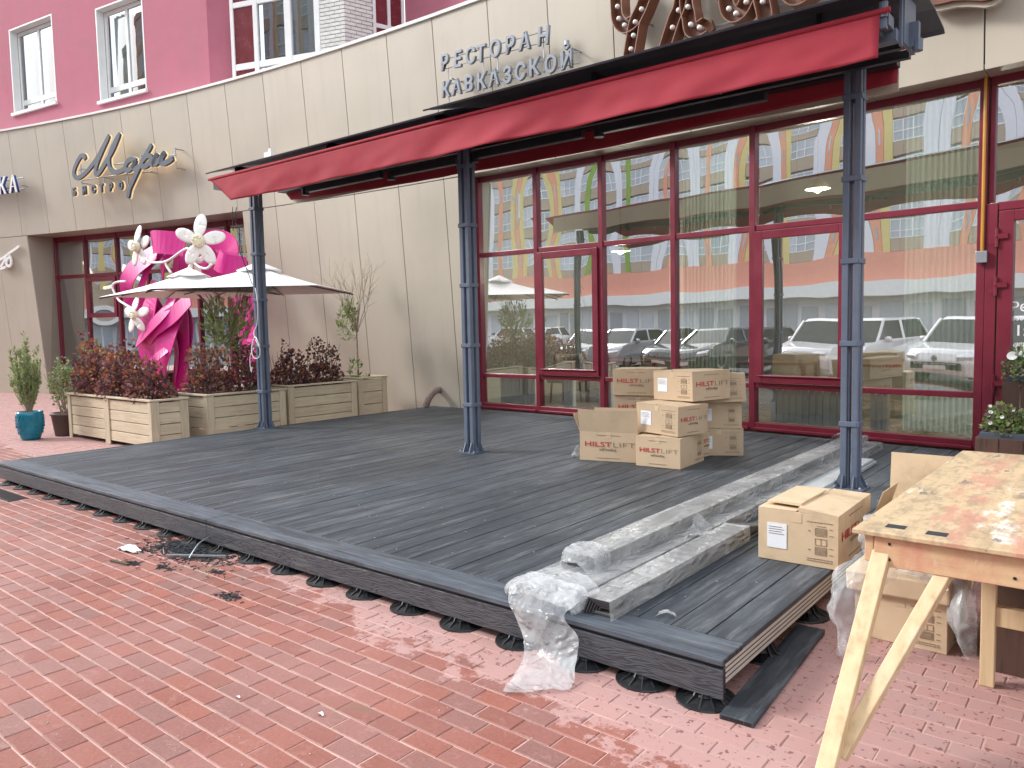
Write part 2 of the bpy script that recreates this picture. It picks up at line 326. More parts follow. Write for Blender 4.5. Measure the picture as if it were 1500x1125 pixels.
# ------------------------------------------------------------------ mesh helpers
class MB:
    def __init__(s): s.v = []; s.f = []; s.m = []; s.M = Matrix.Identity(4); s.mi = 0
    def add(s, vs, fs):
        o = len(s.v); s.v += [tuple(s.M @ Vector(p)) for p in vs]
        s.f += [tuple(i+o for i in f) for f in fs]; s.m += [s.mi]*len(fs); return s
    def hexa(s, p):   # 4 bottom (ccw), 4 top
        return s.add(p, [(3, 2, 1, 0), (4, 5, 6, 7), (0, 1, 5, 4), (1, 2, 6, 5), (2, 3, 7, 6), (3, 0, 4, 7)])
    def box(s, x0, x1, y0, y1, z0, z1):
        return s.hexa([(x0, y0, z0), (x1, y0, z0), (x1, y1, z0), (x0, y1, z0), (x0, y0, z1), (x1, y0, z1), (x1, y1, z1), (x0, y1, z1)])
    def beam(s, a, b, w, h, up=(0, 0, 1)):
        a, b = Vector(a), Vector(b); d = (b-a).normalized(); u = Vector(up)
        if abs(d.dot(u)) > .98: u = Vector((0, 1, 0))
        r = d.cross(u).normalized()*(w/2); u = r.cross(d).normalized()*(h/2)
        return s.hexa([a-r-u, b-r-u, b+r-u, a+r-u, a-r+u, b-r+u, b+r+u, a+r+u])
    def tube(s, pts, r, n=8, r2=None, caps=True):
        pts = [Vector(p) for p in pts]; k = len(pts); o = []; nv = None
        for i, p in enumerate(pts):
            d = (pts[min(i+1, k-1)]-pts[max(i-1, 0)]); d = d.normalized() if d.length > 1e-9 else Vector((0, 0, 1))
            if nv is None: nv = d.orthogonal().normalized()
            else:
                nv = nv-d*nv.dot(d); nv = nv.normalized() if nv.length > 1e-6 else d.orthogonal().normalized()
            bv = d.cross(nv); rr = r if r2 is None else r+(r2-r)*i/max(1, k-1)
            o += [p+(nv*cos(2*pi*j/n)+bv*sin(2*pi*j/n))*rr for j in range(n)]
        f = [(i*n+j, i*n+(j+1) % n, (i+1)*n+(j+1) % n, (i+1)*n+j) for i in range(k-1) for j in range(n)]
        if caps: f += [tuple(range(n-1, -1, -1)), tuple((k-1)*n+j for j in range(n))]
        return s.add(o, f)
    def lathe(s, prof, n=20, c=(0, 0, 0)):
        v = [(c[0]+r*cos(2*pi*j/n), c[1]+r*sin(2*pi*j/n), c[2]+z) for r, z in prof for j in range(n)]
        f = [(i*n+j, i*n+(j+1) % n, (i+1)*n+(j+1) % n, (i+1)*n+j) for i in range(len(prof)-1) for j in range(n)]
        return s.add(v, f)
    def prism(s, poly, y0, y1):   # polygon in XZ, extruded along Y
        n = len(poly); v = [(x, y0, z) for x, z in poly]+[(x, y1, z) for x, z in poly]
        f = [tuple(range(n)), tuple(range(2*n-1, n-1, -1))]+[((i+1) % n, i, n+i, n+(i+1) % n) for i in range(n)]
        return s.add(v, f)
    def grid(s, fn, nu, nv):
        v = [fn(i/nu, j/nv) for i in range(nu+1) for j in range(nv+1)]; w = nv+1
        return s.add(v, [(i*w+j, (i+1)*w+j, (i+1)*w+j+1, i*w+j+1) for i in range(nu) for j in range(nv)])
    def ribbon(s, pts, w, y0, y1, round_=True):   # thick flat stroke in XZ plane from y0 to y1
        P = [Vector((p[0], p[1])) for p in pts]; k = len(P); L = []; R = []
        for i in range(k):
            d = (P[min(i+1, k-1)]-P[max(i-1, 0)]).normalized(); nn_ = Vector((-d.y, d.x))*(w/2)
            ext = d*(w*.3 if (i == k-1) else (-w*.3 if i == 0 else 0)) if round_ else Vector((0, 0))
            q = .72 if round_ and i in (0, k-1) else 1
            L.append(P[i]+nn_*q+ext); R.append(P[i]-nn_*q+ext)
        v = []; f = []
        for i in range(k): v += [(L[i].x, y0, L[i].y), (R[i].x, y0, R[i].y), (R[i].x, y1, R[i].y), (L[i].x, y1, L[i].y)]
        for i in range(k-1):
            a, b_ = i*4, i*4+4
            for j in range(4): f.append((a+j, a+(j+1) % 4, b_+(j+1) % 4, b_+j))
        f += [(3, 2, 1, 0), (4*k-4, 4*k-3, 4*k-2, 4*k-1)]
        return s.add(v, f)
    def mesh(s, name, mats, smooth=False):
        me = bpy.data.meshes.new(name); me.from_pydata(s.v, [], s.f)
        for q in (mats if isinstance(mats, (list, tuple)) else [mats]): me.materials.append(q)
        if any(s.m): me.polygons.foreach_set('material_index', s.m)
        if smooth: me.polygons.foreach_set('use_smooth', [True]*len(me.polygons))
        me.update(); return me
    def obj(s, name, mats, parent=None, smooth=False, **kw):
        return link(name, s.mesh(name, mats, smooth), parent, **kw)
def link(name, me, parent=None, loc=None, rot=None, **kw):
    o = bpy.data.objects.new(name, me); COL.objects.link(o)
    if parent: o.parent = parent
    if loc: o.location = loc
    if rot: o.rotation_euler = rot
    for k, v in kw.items(): o[k] = v
    return o
def thing(name, label, cat, loc=(0, 0, 0), rz=0, group=None):
    o = bpy.data.objects.new(name, None); COL.objects.link(o); o.empty_display_size = .1
    o.location = loc; o.rotation_euler = (0, 0, rz); o['label'] = label; o['category'] = cat
    if group: o['group'] = group
    return o
def tag(o, label, cat, group=None, kind=None):
    o['label'] = label; o['category'] = cat
    if group: o['group'] = group
    if kind: o['kind'] = kind
    return o
def bevel(o, w=.004, seg=2, ang=40):
    b = o.modifiers.new('bevel', 'BEVEL'); b.width = w; b.segments = seg; b.limit_method = 'ANGLE'; b.angle_limit = radians(ang); return o
def copy_tree(o, parent=None):
    c = o.copy(); COL.objects.link(c); c.parent = parent
    for ch in [q for q in bpy.data.objects if q.parent == o]: copy_tree(ch, c)
    return c
def text_mesh(body, size, extrude=.01, offset=0, align='LEFT', bev=0):
    cu = bpy.data.curves.new('text', 'FONT'); cu.body = body; cu.size = size; cu.extrude = extrude; cu.offset = offset
    cu.align_x = align; cu.bevel_depth = bev; cu.resolution_u = 3
    o = bpy.data.objects.new('text', cu); COL.objects.link(o); bpy.context.view_layer.update()
    dg = bpy.context.evaluated_depsgraph_get(); me = bpy.data.meshes.new_from_object(o.evaluated_get(dg))
    bpy.data.objects.remove(o); bpy.data.curves.remove(cu); return me
def text(name, body, size, mat, parent, loc, rot, extrude=.01, offset=0, align='LEFT', kind=None, bev=0, sx=1):
    me = text_mesh(body, size, extrude, offset, align, bev); me.materials.clear(); me.materials.append(mat)
    o = link(name, me, parent, loc, rot); o.scale = (sx, 1, 1)
    return o
def nz(x, y, z, s=1): return noise.noise(Vector((x*s, y*s, z*s)))
def catmull(P, n=6):
    P = [Vector(p) for p in P]; out = []
    for i in range(len(P)-1):
        a, b, c, d = P[max(i-1, 0)], P[i], P[i+1], P[min(i+2, len(P)-1)]
        for k in range(n):
            t = k/n; out.append(.5*((2*b)+(c-a)*t+(2*a-5*b+4*c-d)*t*t+(3*b-a-3*c+d)*t**3))
    out.append(P[-1]); return out

# ------------------------------------------------------------------ place: the curved facade
def wy(x): return 9.95-(x+10.9)**2/124
def wt(x): return atan2(-(x+10.9)/62, 1)
def zz(x, z): return z-(z-.8)*.006*(x+8.8) if z > .8 else z
def yl(x, z): return wy(x)-.02-.07*z          # the cladding leans out over the pavement
DZ = .22
# ------------------------------------------------------------------ ground and pavement
g = MB(); g.add([(-300, -300, -.03), (300, -300, -.03), (300, 300, -.03), (-300, 300, -.03)], [(0, 1, 2, 3)])
g.obj('ground', M['asphalt'], kind='structure')
pv = MB(); pv.box(-36, 6, -.6, 10.6, -.028, -.0045)
pave = pv.obj('pavement', M['sand'], kind='structure')
PX, PY = .19865, .1062
def paver_bm(L=PX-.0045, Wd=PY-.0045):
    q = MB(); c = .004; h = .05
    def ring(x, y, z): return [(-x, -y, z), (x, -y, z), (x, y, z), (-x, y, z)]
    v = ring(L/2, Wd/2, -h)+ring(L/2, Wd/2, -c)+ring(L/2-c, Wd/2-c, 0)
    f = [(i, (i+1) % 4, 4+(i+1) % 4, 4+i) for i in range(4)]+[(4+i, 4+(i+1) % 4, 8+(i+1) % 4, 8+i) for i in range(4)]+[(8, 9, 10, 11)]
    return v, f
pvv, pvf = paver_bm()
def proj(p):
    d = Vector(p)-Vector((0, 0, 1.6)); z = d.dot(cam_f)
    return (750+FPX*d.dot(cam_r)/z, 562.5-FPX*d.dot(cam_u)/z, z) if z > .2 else None
cells = []
for k in range(-24, 74):
    y = 2.032+PY*(k+.5)
    ph = -2.685+(PX/2 if k % 2 else 0)
    for j in range(-150, 24):
        x = ph+PX*(j+.5)
        if y > 3.3 and -9.7 < x < -1.45: continue            # under the middle of the deck
        if y > wy(x)+.45 or x < -33: continue
        if x < -22 and (y < 1 or x < -31): continue
        dx = rnd.uniform(-.0015, .0015); dz = rnd.uniform(-.0018, .0012); tx = rnd.uniform(-.006, .006); ty = rnd.uniform(-.006, .006)
        cells.append((x+dx, y+dx, dz, tx, ty))
def seen(c):
    p = proj((c[0], c[1], 0))
    if not p or not (-20 < p[0] < 1520 and p[1] < 1165): return 1e9
    if c[1] > 3.02 and c[0] < -1.3: return 1e9
    return p[2]
order = sorted(range(len(cells)), key=lambda i: seen(cells[i]))
near = set(order[:300])
pq = MB(); pq.add(pvv, pvf); pme = pq.mesh('paver', M['paver'])
fld = MB()
for i, (x, y, z, tx, ty) in enumerate(cells):
    if i in near: link('paver', pme, pave, (x, y, z), (tx, ty, rnd.uniform(-.006, .006)))
    else:
        fld.M = Matrix.Translation((x, y, z)) @ Matrix.Rotation(tx, 4, 'X') @ Matrix.Rotation(ty, 4, 'Y'); fld.add(pvv, pvf)
fld.obj('paver_field', M['paverf'], pave, kind='stuff')

# ------------------------------------------------------------------ our building
bld = thing('apartment_building', 'long curved block with beige clad ground floor and pink stucco flats above', 'building', (-12, 10, 0))
bld.location = (0, 0, 0)
UJ = [-29.4, -28.1, -26.9, -25.65, -24.41, -23.18, -21.98, -20.71, -19.54, -18.32, -16.9, -15.5, -14.19, -12.94, -11.71, -10.47, -9.31, -8.05, -6.85, -5.70, -4.55, -3.43, -2.33, -1.23, -.1, 1.0, 2.1, 3.2]
ZS, ZP = 4.18, 6.80
def panel(xa, xb, za, zb, gap=.007, thick=.03):
    xa += gap; xb -= gap; P = []
    for z in (za, zb):
        Z = {x: zz(x, z) for x in (xa, xb)}
        P += [(xa, yl(xa, Z[xa]), Z[xa]), (xb, yl(xb, Z[xb]), Z[xb]), (xb, yl(xb, Z[xb])+thick, Z[xb]), (xa, yl(xa, Z[xa])+thick, Z[xa])]
    return bevel(MB().hexa(P).obj('cladding_panel', M['panel'], bld), .003, 1)
for a, b_ in zip(UJ, UJ[1:]): panel(a, b_, ZS, ZP)
LJ = [[-29.4, -28.1, -26.9, -25.65, -24.22], [-15.35, -14.19, -12.94, -11.71, -10.47, -9.31, -8.93]]
for seg in LJ:
    for a, b_ in zip(seg, seg[1:]): panel(a, b_, .0, ZS-.014)
bk = MB()     # wall behind the cladding, seen in the joints
def strip(x0, x1, z0, z1, off, n=12, mb=bk):
    mb.grid(lambda u, v: ((x0+(x1-x0)*u), yl(x0+(x1-x0)*u, z0+(z1-z0)*v)+off, zz(x0+(x1-x0)*u, z0+(z1-z0)*v)), n, 3)
strip(-29.4, 3.2, ZS+.06, ZP-.03, .036, 40); strip(-29.4, -24.25, 0, ZS+.055, .036); strip(-15.32, -8.96, 0, ZS+.055, .036)
bk.obj('backing_wall', M['joint'], bld)
cp_ = MB()
for a, b_ in zip(UJ, UJ[1:]):
    P = []
    for dz in (0, .05):
        za, zb = zz(a, ZP)+dz, zz(b_, ZP)+dz
        P += [(a, yl(a, za)-.035, za), (b_, yl(b_, zb)-.035, zb), (b_, yl(b_, zb)+.9, zb), (a, yl(a, za)+.9, za)]
    cp_.hexa(P)
cp_.obj('parapet_cap', M['white'], bld)
BW = .50     # the bistro window stands back
def soffit(xa, xb, back):
    P = []
    xa += .004; xb -= .004
    for dz in (0, .02):
        za, zb = zz(xa, ZS+.012)+dz, zz(xb, ZS+.012)+dz
        P += [(xa, yl(xa, za)+.034, za), (xb, yl(xb, zb)+.034, zb), (xb, wy(xb)+back+.1, zb), (xa, wy(xa)+back+.1, za)]
    MB().hexa(P).obj('soffit_panel', M['panel'], bld)
for a, b_ in zip(UJ, UJ[1:]):
    if a < -15.4 and b_ > -24.6: soffit(max(a, -24.57), min(b_, -15.35), BW)
    if b_ > -8.9: soffit(max(a, -8.93), b_, .05)
def jamb(x0, x1, back):
    P = []
    for z in (0, 4.19):
        Z = zz(x0, z); P += [(x0-.02, yl(x0, Z)+.034, Z), (x0+.004, yl(x0, Z)+.034, Z), (x1+.004, wy(x1)+back, Z), (x1-.02, wy(x1)+back, Z)]
    MB().hexa(P).obj('jamb_panel', M['panel'], bld)
jamb(-24.24, -24.52, BW+.02); jamb(-8.95, -8.98, .06)

# storefront glazing
def chord(x0, x1, off): return Vector((x0, wy(x0)+off, 0)), Vector((x1, wy(x1)+off, 0))
def bar(mb, x0, x1, z0, z1, off, d=.10, tilt=True):
    a, b_ = chord(x0, x1, off); P = []
    nrm = Vector((-(b_-a).y, (b_-a).x, 0)).normalized()*d
    for z in (z0, z1):
        za, zb = (zz(x0, z), zz(x1, z)) if tilt else (z, z)
        P += [(a.x, a.y, za), (b_.x, b_.y, zb), (b_.x+nrm.x, b_.y+nrm.y, zb), (a.x+nrm.x, a.y+nrm.y, za)]
    mb.hexa(P)
def pane(x0, x1, z0, z1, off, mt, parent, bow=.004, n=10):
    a, b_ = chord(x0, x1, off); nrm = Vector((-(b_-a).y, (b_-a).x, 0)).normalized()
    sx, sz = rnd.uniform(-.5, .5), rnd.uniform(-.5, .5)
    q = MB()
    def fn(u, v):
        p = a.lerp(b_, u); x = p.x; w = bow*(4*u*(1-u)*(1+sx*(u-.5)))*(4*v*(1-v))**.5*(1+sz*(v-.5))
        return (p.x-nrm.x*w, p.y-nrm.y*w, zz(x, z0+(z1-z0)*v))
    q.grid(fn, n, n); return q.obj('pane', mt, parent, smooth=True)
MX = [-8.86, -7.56, -6.27, -5.02, -3.84, -2.58, -1.27]
fr = MB()
for i, x in enumerate(MX): bar(fr, x-.04, x+.04, .22, 4.20, .03, .13)
ZR = [.22, .31, .765, .825, 2.83, 2.90, 4.02, 4.36]
for a, b_ in zip(MX, MX[1:]):
    for z0, z1, o in ((.22, .32, .035), (.765, .83, .045), (2.83, 2.905, .045), (4.105, 4.20, .06)): bar(fr, a+.04, b_-.04, z0, z1, o, .09)
    bar(fr, a+.04, b_-.04, .222, .26, .0, .03)
front = bevel(fr.obj('storefront_frame', M['maroon'], bld), .006, 2)
SASH = (1, 4)
for i, (a, b_) in enumerate(zip(MX, MX[1:])):
    pane(a+.04, b_-.04, .32, .765, .085, M['lowglass'], front, .002)
    pane(a+.04, b_-.04, 2.905, 4.105, .085, M['glass'], front, rnd.uniform(.002, .005))
    if i in SASH:
        s = MB(); x0, x1, z0, z1 = a+.045, b_-.045, .84, 2.82
        for w, o, dd in ((.055, .02, .07), (.105, .0, .05)):
            bar(s, x0, x0+w, z0, z1, o, dd); bar(s, x1-w, x1, z0, z1, o, dd); bar(s, x0+w, x1-w, z0, z0+w, o+.001, dd); bar(s, x0+w, x1-w, z1-w, z1, o+.001, dd)
        bar(s, x0+.05, x1-.05, z0+.085, z0+.10, -.02, .02)
        sash = bevel(s.obj('sash', M['maroon'], front), .005, 2)
        pn = pane(x0+.105, x1-.105, z0+.105, z1-.105, .03, M['glass'], front, .004)
    else: pane(a+.04, b_-.04, .83, 2.83, .085, M['glass'], front, rnd.uniform(.002, .004), 14)
# entrance door right of the storefront
dx0, dx1 = -1.215, -.10
df = MB()
bar(df, dx0-.012, dx0+.09, .22, 2.86, .02, .12); bar(df, dx1-.02, dx1+.09, .22, 4.2, .02, .12)
bar(df, dx0+.09, dx1-.02, 2.78, 2.87, .03, .1); bar(df, dx0, dx1, 4.105, 4.20, .06, .09)
bar(df, dx0+.002, dx0+.05, 2.875, 4.1, .055, .07)
doorf = bevel(df.obj('door_frame', M['maroon'], bld), .006, 2)
pane(dx0+.05, dx1-.02, 2.87, 4.105, .085, M['glass'], doorf, .008)
dl = MB()
bar(dl, dx0+.105, dx0+.235, .25, 2.77, .0, .08); bar(dl, dx1-.17, dx1-.03, .25, 2.77, .0, .08)
bar(dl, dx0+.235, dx1-.17, .25, .50, .004, .07); bar(dl, dx0+.235, dx1-.17, 2.66, 2.77, .004, .07)
door = bevel(dl.obj('door', M['maroon'], bld), .006, 2)
pane(dx0+.235, dx1-.17, .50, 2.66, .04, M['glass'], door, .003)
for z in (2.42, 1.93, .93):
    h = MB(); x = dx0+.09
    h.tube([(x, wy(x)-.02, z-.10), (x, wy(x)-.02, z-.01)], .018, 10); h.tube([(x, wy(x)-.02, z+.0), (x, wy(x)-.02, z+.09)], .018, 10)
    h.box(x+.012, x+.10, wy(x)-.035, wy(x)-.012, z-.02, z+.03); h.box(x-.06, x-.01, wy(x)-.03, wy(x)-.010, z-.07, z-.03)
    h.obj('hinge', M['maroon'], door)
glass_y = lambda x: wy(x)+.034
for body, x, z, sz in (('Режим', -1.0, 1.665, .135), ('вос-чет', -.985, 1.575, .062), ('11:00', -1.035, 1.42, .155), ('пят-суб', -.955, 1.315, .062), ('11:00', -.985, 1.16, .155)):
    text('door_lettering', body, sz, M['letterw'], door, (x, glass_y(x), z), (pi/2, 0, wt(x)), .001, .001)
ic = MB()
for (x0, x1, z0, z1) in ((-.98, -.80, 1.085, 1.10), (-.98, -.80, .98, .995), (-.98, -.967, .995, 1.085), (-.955, -.83, 1.05, 1.062), (-.955, -.88, 1.02, 1.03)):
    ic.box(x0, x1, glass_y(-.9)-.004, glass_y(-.9)-.001, z0, z1)
ic.obj('door_symbol', M['letterw'], door)
cdt = MB(); x = -1.255; cdt.tube([(x, wy(x)-.0, 2.28), (x, wy(x)-.0, 4.07)], .016, 8)
cdb = MB(); cdb.box(x-.05, x+.05, wy(x)-.05, wy(x)+.01, 2.17, 2.29)
cond = cdt.obj('conduit', M['ochre']); tag(cond, 'yellow conduit running up the frame beside the entrance door', 'pipe')
bevel(cdb.obj('junction_box', M['galv'], cond), .006, 2)
# wall beyond the door, outside the frame
wr = MB(); wr.grid(lambda u, v: (.02+3.2*u, wy(.02+3.2*u)+.02, 4.3*v), 6, 1); wr.obj('plain_wall', M['panel'], bld)

# room behind the storefront
def slab(x0, x1, off, y1, z0, z1, n=24):
    q = MB(); X = [x0+(x1-x0)*i/n for i in range(n+1)]
    for a, b_ in zip(X, X[1:]): q.hexa([(a, wy(a)+off, z0), (b_, wy(b_)+off, z0), (b_, y1, z0), (a, y1, z0), (a, wy(a)+off, z1), (b_, wy(b_)+off, z1), (b_, y1, z1), (a, y1, z1)])
    return q
rm = slab(-9.1, 3.0, .06, 15.5, .02, .235); rm.obj('room_floor', M['intfloor'], bld)
rm = MB(); rm.box(-9.3, 3.2, 15.5, 15.7, 0, 4.6); rm.box(-9.3, -9.12, 10.05, 15.5, 0, 4.6); rm.box(3.0, 3.2, 8.6, 15.5, 0, 4.6); rm.obj('room_wall', M['intwall'], bld)
rm = slab(-9.1, 3.0, .16, 15.5, 4.45, 4.6); rm.obj('room_ceiling', M['intdark'], bld)
rm = MB(); rm.box(-6.9, -6.4, 13.2, 13.6, .24, 4.4); rm.obj('room_pillar', M['intwall'], bld)

# bistro window, standing back
bm = [-24.5, -23.15, -21.75, -20.45, -18.4, -17.2]
bf = MB()
for x in bm: bar(bf, x-.04, x+.04, .0, 4.2, BW, .12)
for a, b_ in zip(bm, bm[1:]):
    for z0, z1, o in ((.1, .32, BW+.01), (.62, .69, BW+.015), (3.1, 3.19, BW+.015), (4.06, 4.2, BW+.02)): bar(bf, a+.04, b_-.04, z0, z1, o, .09)
bar(bf, -17.16, -15.3, 4.06, 4.2, BW+.02, .09); bar(bf, -17.16, -15.3, 3.1, 3.22, BW+.02, .09)
bar(bf, -16.25, -16.17, 3.22, 4.06, BW, .1); bar(bf, -15.5, -15.3, 0, 4.06, BW, .1)
bfr = bevel(bf.obj('bistro_window_frame', M['maroon'], bld), .006, 1)
for i, (a, b_) in enumerate(zip(bm, bm[1:])):
    pane(a+.04, b_-.04, 3.19, 4.06, BW+.06, M['glass'], bfr, .006)
    if i == 1:
        s = MB(); x0, x1, z0, z1 = a+.045, b_-.045, 2.05, 3.09
        for w, o, dd in ((.11, BW-.03, .08),):
            bar(s, x0, x0+w, z0, z1, o, dd); bar(s, x1-w, x1, z0, z1, o, dd); bar(s, x0+w, x1-w, z0, z0+w, o, dd); bar(s, x0+w, x1-w, z1-w, z1, o, dd)
        s.obj('sash', M['maroon'], bfr); pane(x0+.11, x1-.11, z0+.11, z1-.11, BW+.03, M['glass'], bfr, .003)
        pane(a+.04, b_-.04, .69, 2.05, BW+.06, M['glass'], bfr, .006)
    else: pane(a+.04, b_-.04, .69, 3.1, BW+.06, M['glass'], bfr, .008)
pane(-17.16, -16.25, 3.22, 4.06, BW+.06, M['glass'], bfr, .004); pane(-16.17, -15.5, 3.22, 4.06, BW+.06, M['glass'], bfr, .004)
bd = MB()
for x0, x1 in ((-17.14, -16.35), (-16.33, -15.52)):
    bar(bd, x0, x0+.12, .05, 3.09, BW+.0, .08); bar(bd, x1-.12, x1, .05, 3.09, BW+.0, .08); bar(bd, x0+.12, x1-.12, .05, .35, BW+.004, .07); bar(bd, x0+.12, x1-.12, 2.95, 3.09, BW+.004, .07)
bdo = bd.obj('bistro_door', M['maroon'], bld)
for x0, x1 in ((-17.02, -16.47), (-16.21, -15.64)): pane(x0, x1, .35, 2.95, BW+.04, M['glass'], bdo, .003)
hd = MB()
for x in (-16.44, -16.24): hd.tube([(x, wy(x)+BW-.09, .8), (x, wy(x)+BW-.09, 2.6)], .022, 8)
hd.obj('pull_handle', M['galv'], bdo)
nb = MB(); x = -16.0; bar(nb, -16.16, -15.58, 1.35, 2.45, BW-.05, .03, False); nbo = nb.obj('hours_board', M['maroonpanel'], bdo)
for k in range(6):
    q = MB(); w = .36 if k == 0 else .24; bar(q, -15.88-w/2, -15.88+w/2, 2.12-k*.115, 2.17-k*.115+(.02 if k == 0 else 0), BW-.056, .005, False)
    q.obj('print_line', M['petalc'] if k == 0 else M['letterw'], bdo)
bi = MB(); bi.box(-25.2, -14.9, 13.4, 13.6, 0, 4.6); bi.box(-25.3, -25.1, 8.95, 13.4, 0, 4.6); bi.box(-14.9, -14.7, 10.6, 13.4, 0, 4.6); bi.obj('bistro_wall', M['intwall'], bld)
bi = slab(-25.1, -14.9, BW+.03, 13.4, -.01, .06); bi.obj('bistro_floor', M['intfloor'], bld)
bi = slab(-25.1, -14.9, BW+.11, 13.4, 4.56, 4.66); bi.obj('bistro_ceiling', M['intdark'], bld)
bi = MB(); bi.box(-24.4, -23.75, 9.4, 9.8, .06, 4.5); bi.obj('ochre_pillar', M['warmpanel'], bld)

# upper floors
def frameM(p0, p1):
    a = atan2(p1[1]-p0[1], p1[0]-p0[0]); return Matrix.Translation((p0[0], p0[1], 0)) @ Matrix.Rotation(a, 4, 'Z'), sqrt((p1[0]-p0[0])**2+(p1[1]-p0[1])**2)
A0, A1 = (-30, 7.5), (-16.9, 9.75)
MA, LA = frameM(A0, A1)
def along(x): return (x-A0[0])/(A1[0]-A0[0])*LA
wins = [(along(-25.05), along(-22.95), 7.98, 10.35), (along(-21.06), along(-19.17), 7.66, 10.05)]
pw = MB(); pw.M = MA
pw.box(0, wins[0][0], 0, .4, 5.5, 14); pw.box(wins[0][1], wins[1][0], 0, .4, 5.5, 14); pw.box(wins[1][1], LA, 0, .4, 5.5, 14)
for w in wins: pw.box(w[0], w[1], 0, .4, 5.5, w[2]); pw.box(w[0], w[1], 0, .4, w[3], 14)
pw.M, L2 = frameM(A1, (-16.2, 10.3)); pw.box(.0, L2, .002, .3, 5.5, 14)
pw.M, L2 = frameM((-13.0, 12.33), (3.2, 11.3)); pw.box(0, L2, 0, .4, 5.5, 14)
pw.obj('pink_wall', M['pink'], bld)
def house_window(x0, x1, z0, z1, mat_, open_=False):
    f = MB(); f.M = mat_; d = .20
    f.box(x0, x0+.05, .0-.006, d, z0, z1); f.box(x1-.05, x1, -.006, d, z0, z1); f.box(x0+.05, x1-.05, -.004, d, z1-.05, z1)   # white reveal
    xm = (x0+x1)/2; zb = z0+.36
    for a, b_ in ((x0+.05, x0+.13), (x1-.13, x1-.05), (xm-.05, xm+.05)): f.box(a, b_, d, d+.07, z0+.05, z1-.05)
    for a, b_ in ((x0+.13, xm-.05), (xm+.05, x1-.13)):
        f.box(a, b_, d+.002, d+.068, z0+.05, z0+.11); f.box(a, b_, d+.002, d+.068, zb-.07, zb+.07); f.box(a, b_, d+.002, d+.068, z1-.15, z1-.05)
    fo = f.obj('window_frame', M['white'], bld); bevel(fo, .008, 1)
    s = MB(); s.M = mat_; s.box(x0-.04, x1+.04, -.07, d, z0-.03, z0+.045); s.obj('sill', M['white'], fo)
    for a, b_ in ((x0+.13, xm-.05), (xm+.05, x1-.13)):
        for za, zc in ((z0+.11, zb-.07), (zb+.07, z1-.15)):
            p = MB(); p.M = mat_; tl = .12 if (open_ and za > zb and a < xm) else 0
            p.grid(lambda u, v: (a+(b_-a)*u, d+.03-.006*4*u*(1-u)+tl*v*.6, za+(zc-za)*v), 6, 6); p.obj('pane', M['hglass'], fo, smooth=True)
    k = MB(); k.M = mat_
    k.grid(lambda u, v: (x0+.1+(x1-x0-.2)*.42*u, d+.25+.03*sin(u*22), z0+.1+(z1-z0-.2)*v), 30, 1); k.obj('net_curtain', M['curtain'], fo)
    r_ = MB(); r_.M = mat_; r_.box(x0-.3, x1+.3, 1.2, 1.3, z0-.3, z1+.3); r_.obj('room_back', M['intwall'], fo)
house_window(*wins[0], MA); house_window(*wins[1], MA, True)
# glazed bay with white brick corner
B0, B1, B2 = (-16.2, 9.9), (-13.39, 10.92), (-13.0, 12.33)
MBy, LB = frameM(B0, B1)
gf = MB(); gf.M = MBy
cols = [(.0, .09), (.62, .74), (1.45, 1.62), (2.22, 2.36)]
rows = [(6.5, 6.6), (7.60, 7.74), (8.98, 9.10), (10.3, 10.42), (11.6, 11.7)]
for a, b_ in cols: gf.box(a, b_, 0, .1, 6.5, 11.7)
for (a0, a1), (c0, c1) in zip(cols, cols[1:]):
    for z0, z1 in rows: gf.box(a1, c0, .004, .096, z0, z1)
gfo = bevel(gf.obj('bay_window_frame', M['white'], bld), .008, 1)
for i, ((a0, a1), (c0, c1)) in enumerate(zip(cols, cols[1:])):
    for (z0, z1), (y0, y1) in zip(rows, rows[1:]):
        p = MB(); p.M = MBy
        if i == 0: p.box(a1, c0, .03, .06, z1, y0); p.obj('infill_panel', M['maroonpanel'], gfo)
        else: p.grid(lambda u, v: (a1+(c0-a1)*u, .05-.006*4*u*(1-u), z1+(y0-z1)*v), 6, 6); p.obj('pane', M['hglass'], gfo, smooth=True)
rb = MB(); rb.M = MBy; rb.box(.1, 2.3, 1.1, 1.2, 6.4, 11.8); rb.obj('loggia_back', M['intwall'], gfo)
MBs, LS = frameM(B1, B2)
mo = MB(); mo.M = MBy; mo.box(2.37, LB-.012, .012, .3, 5.6, 12)
mo.M = MBs; mo.box(-.0, .66, .012, .3, 5.6, 12); mo.obj('mortar_core', M['mortar'], bld)
bq = MB(); bq.box(0, .244, 0, .11, 0, .066); bwm = bq.mesh('brick', M['brickw'])
bq = MB(); bq.box(0, .118, 0, .11, 0, .066); bwh = bq.mesh('brick', M['brickw'])
def lay(Mx, x0, x1, z0, n, course=.077):
    ang = Mx.to_euler().z
    for k in range(n):
        x = x0-(.124 if k % 2 else 0)
        while x < x1-.01:
            a = max(x, x0); b_ = min(x+.244, x1)
            if b_-a > .05:
                p = Mx @ Vector((a, 0, z0+k*course)); o = link('brick', bwm if b_-a > .2 else bwh, bld, p, (0, 0, ang)); 
                if b_-a <= .2: o.scale = ((b_-a)/.118, 1, 1)
                else: o.scale = ((b_-a)/.244, 1, 1)
            x += .254
lay(MBy, 2.37, LB, 6.72, 36, .083); lay(MBs, .012, .665, 6.72, 36, .083)
sf = MB(); sf.M = MBs
for a, b_ in ((.67, .74), (1.03, 1.10), (1.38, 1.45)): sf.box(a, b_, .0, .09, 6.5, 11)
for z0 in (6.9, 7.5, 8.3, 9.4, 10.4): sf.box(.74, 1.03, .004, .086, z0, z0+.09); sf.box(1.10, 1.38, .004, .086, z0, z0+.09)
sfo = sf.obj('side_window_frame', M['white'], bld)
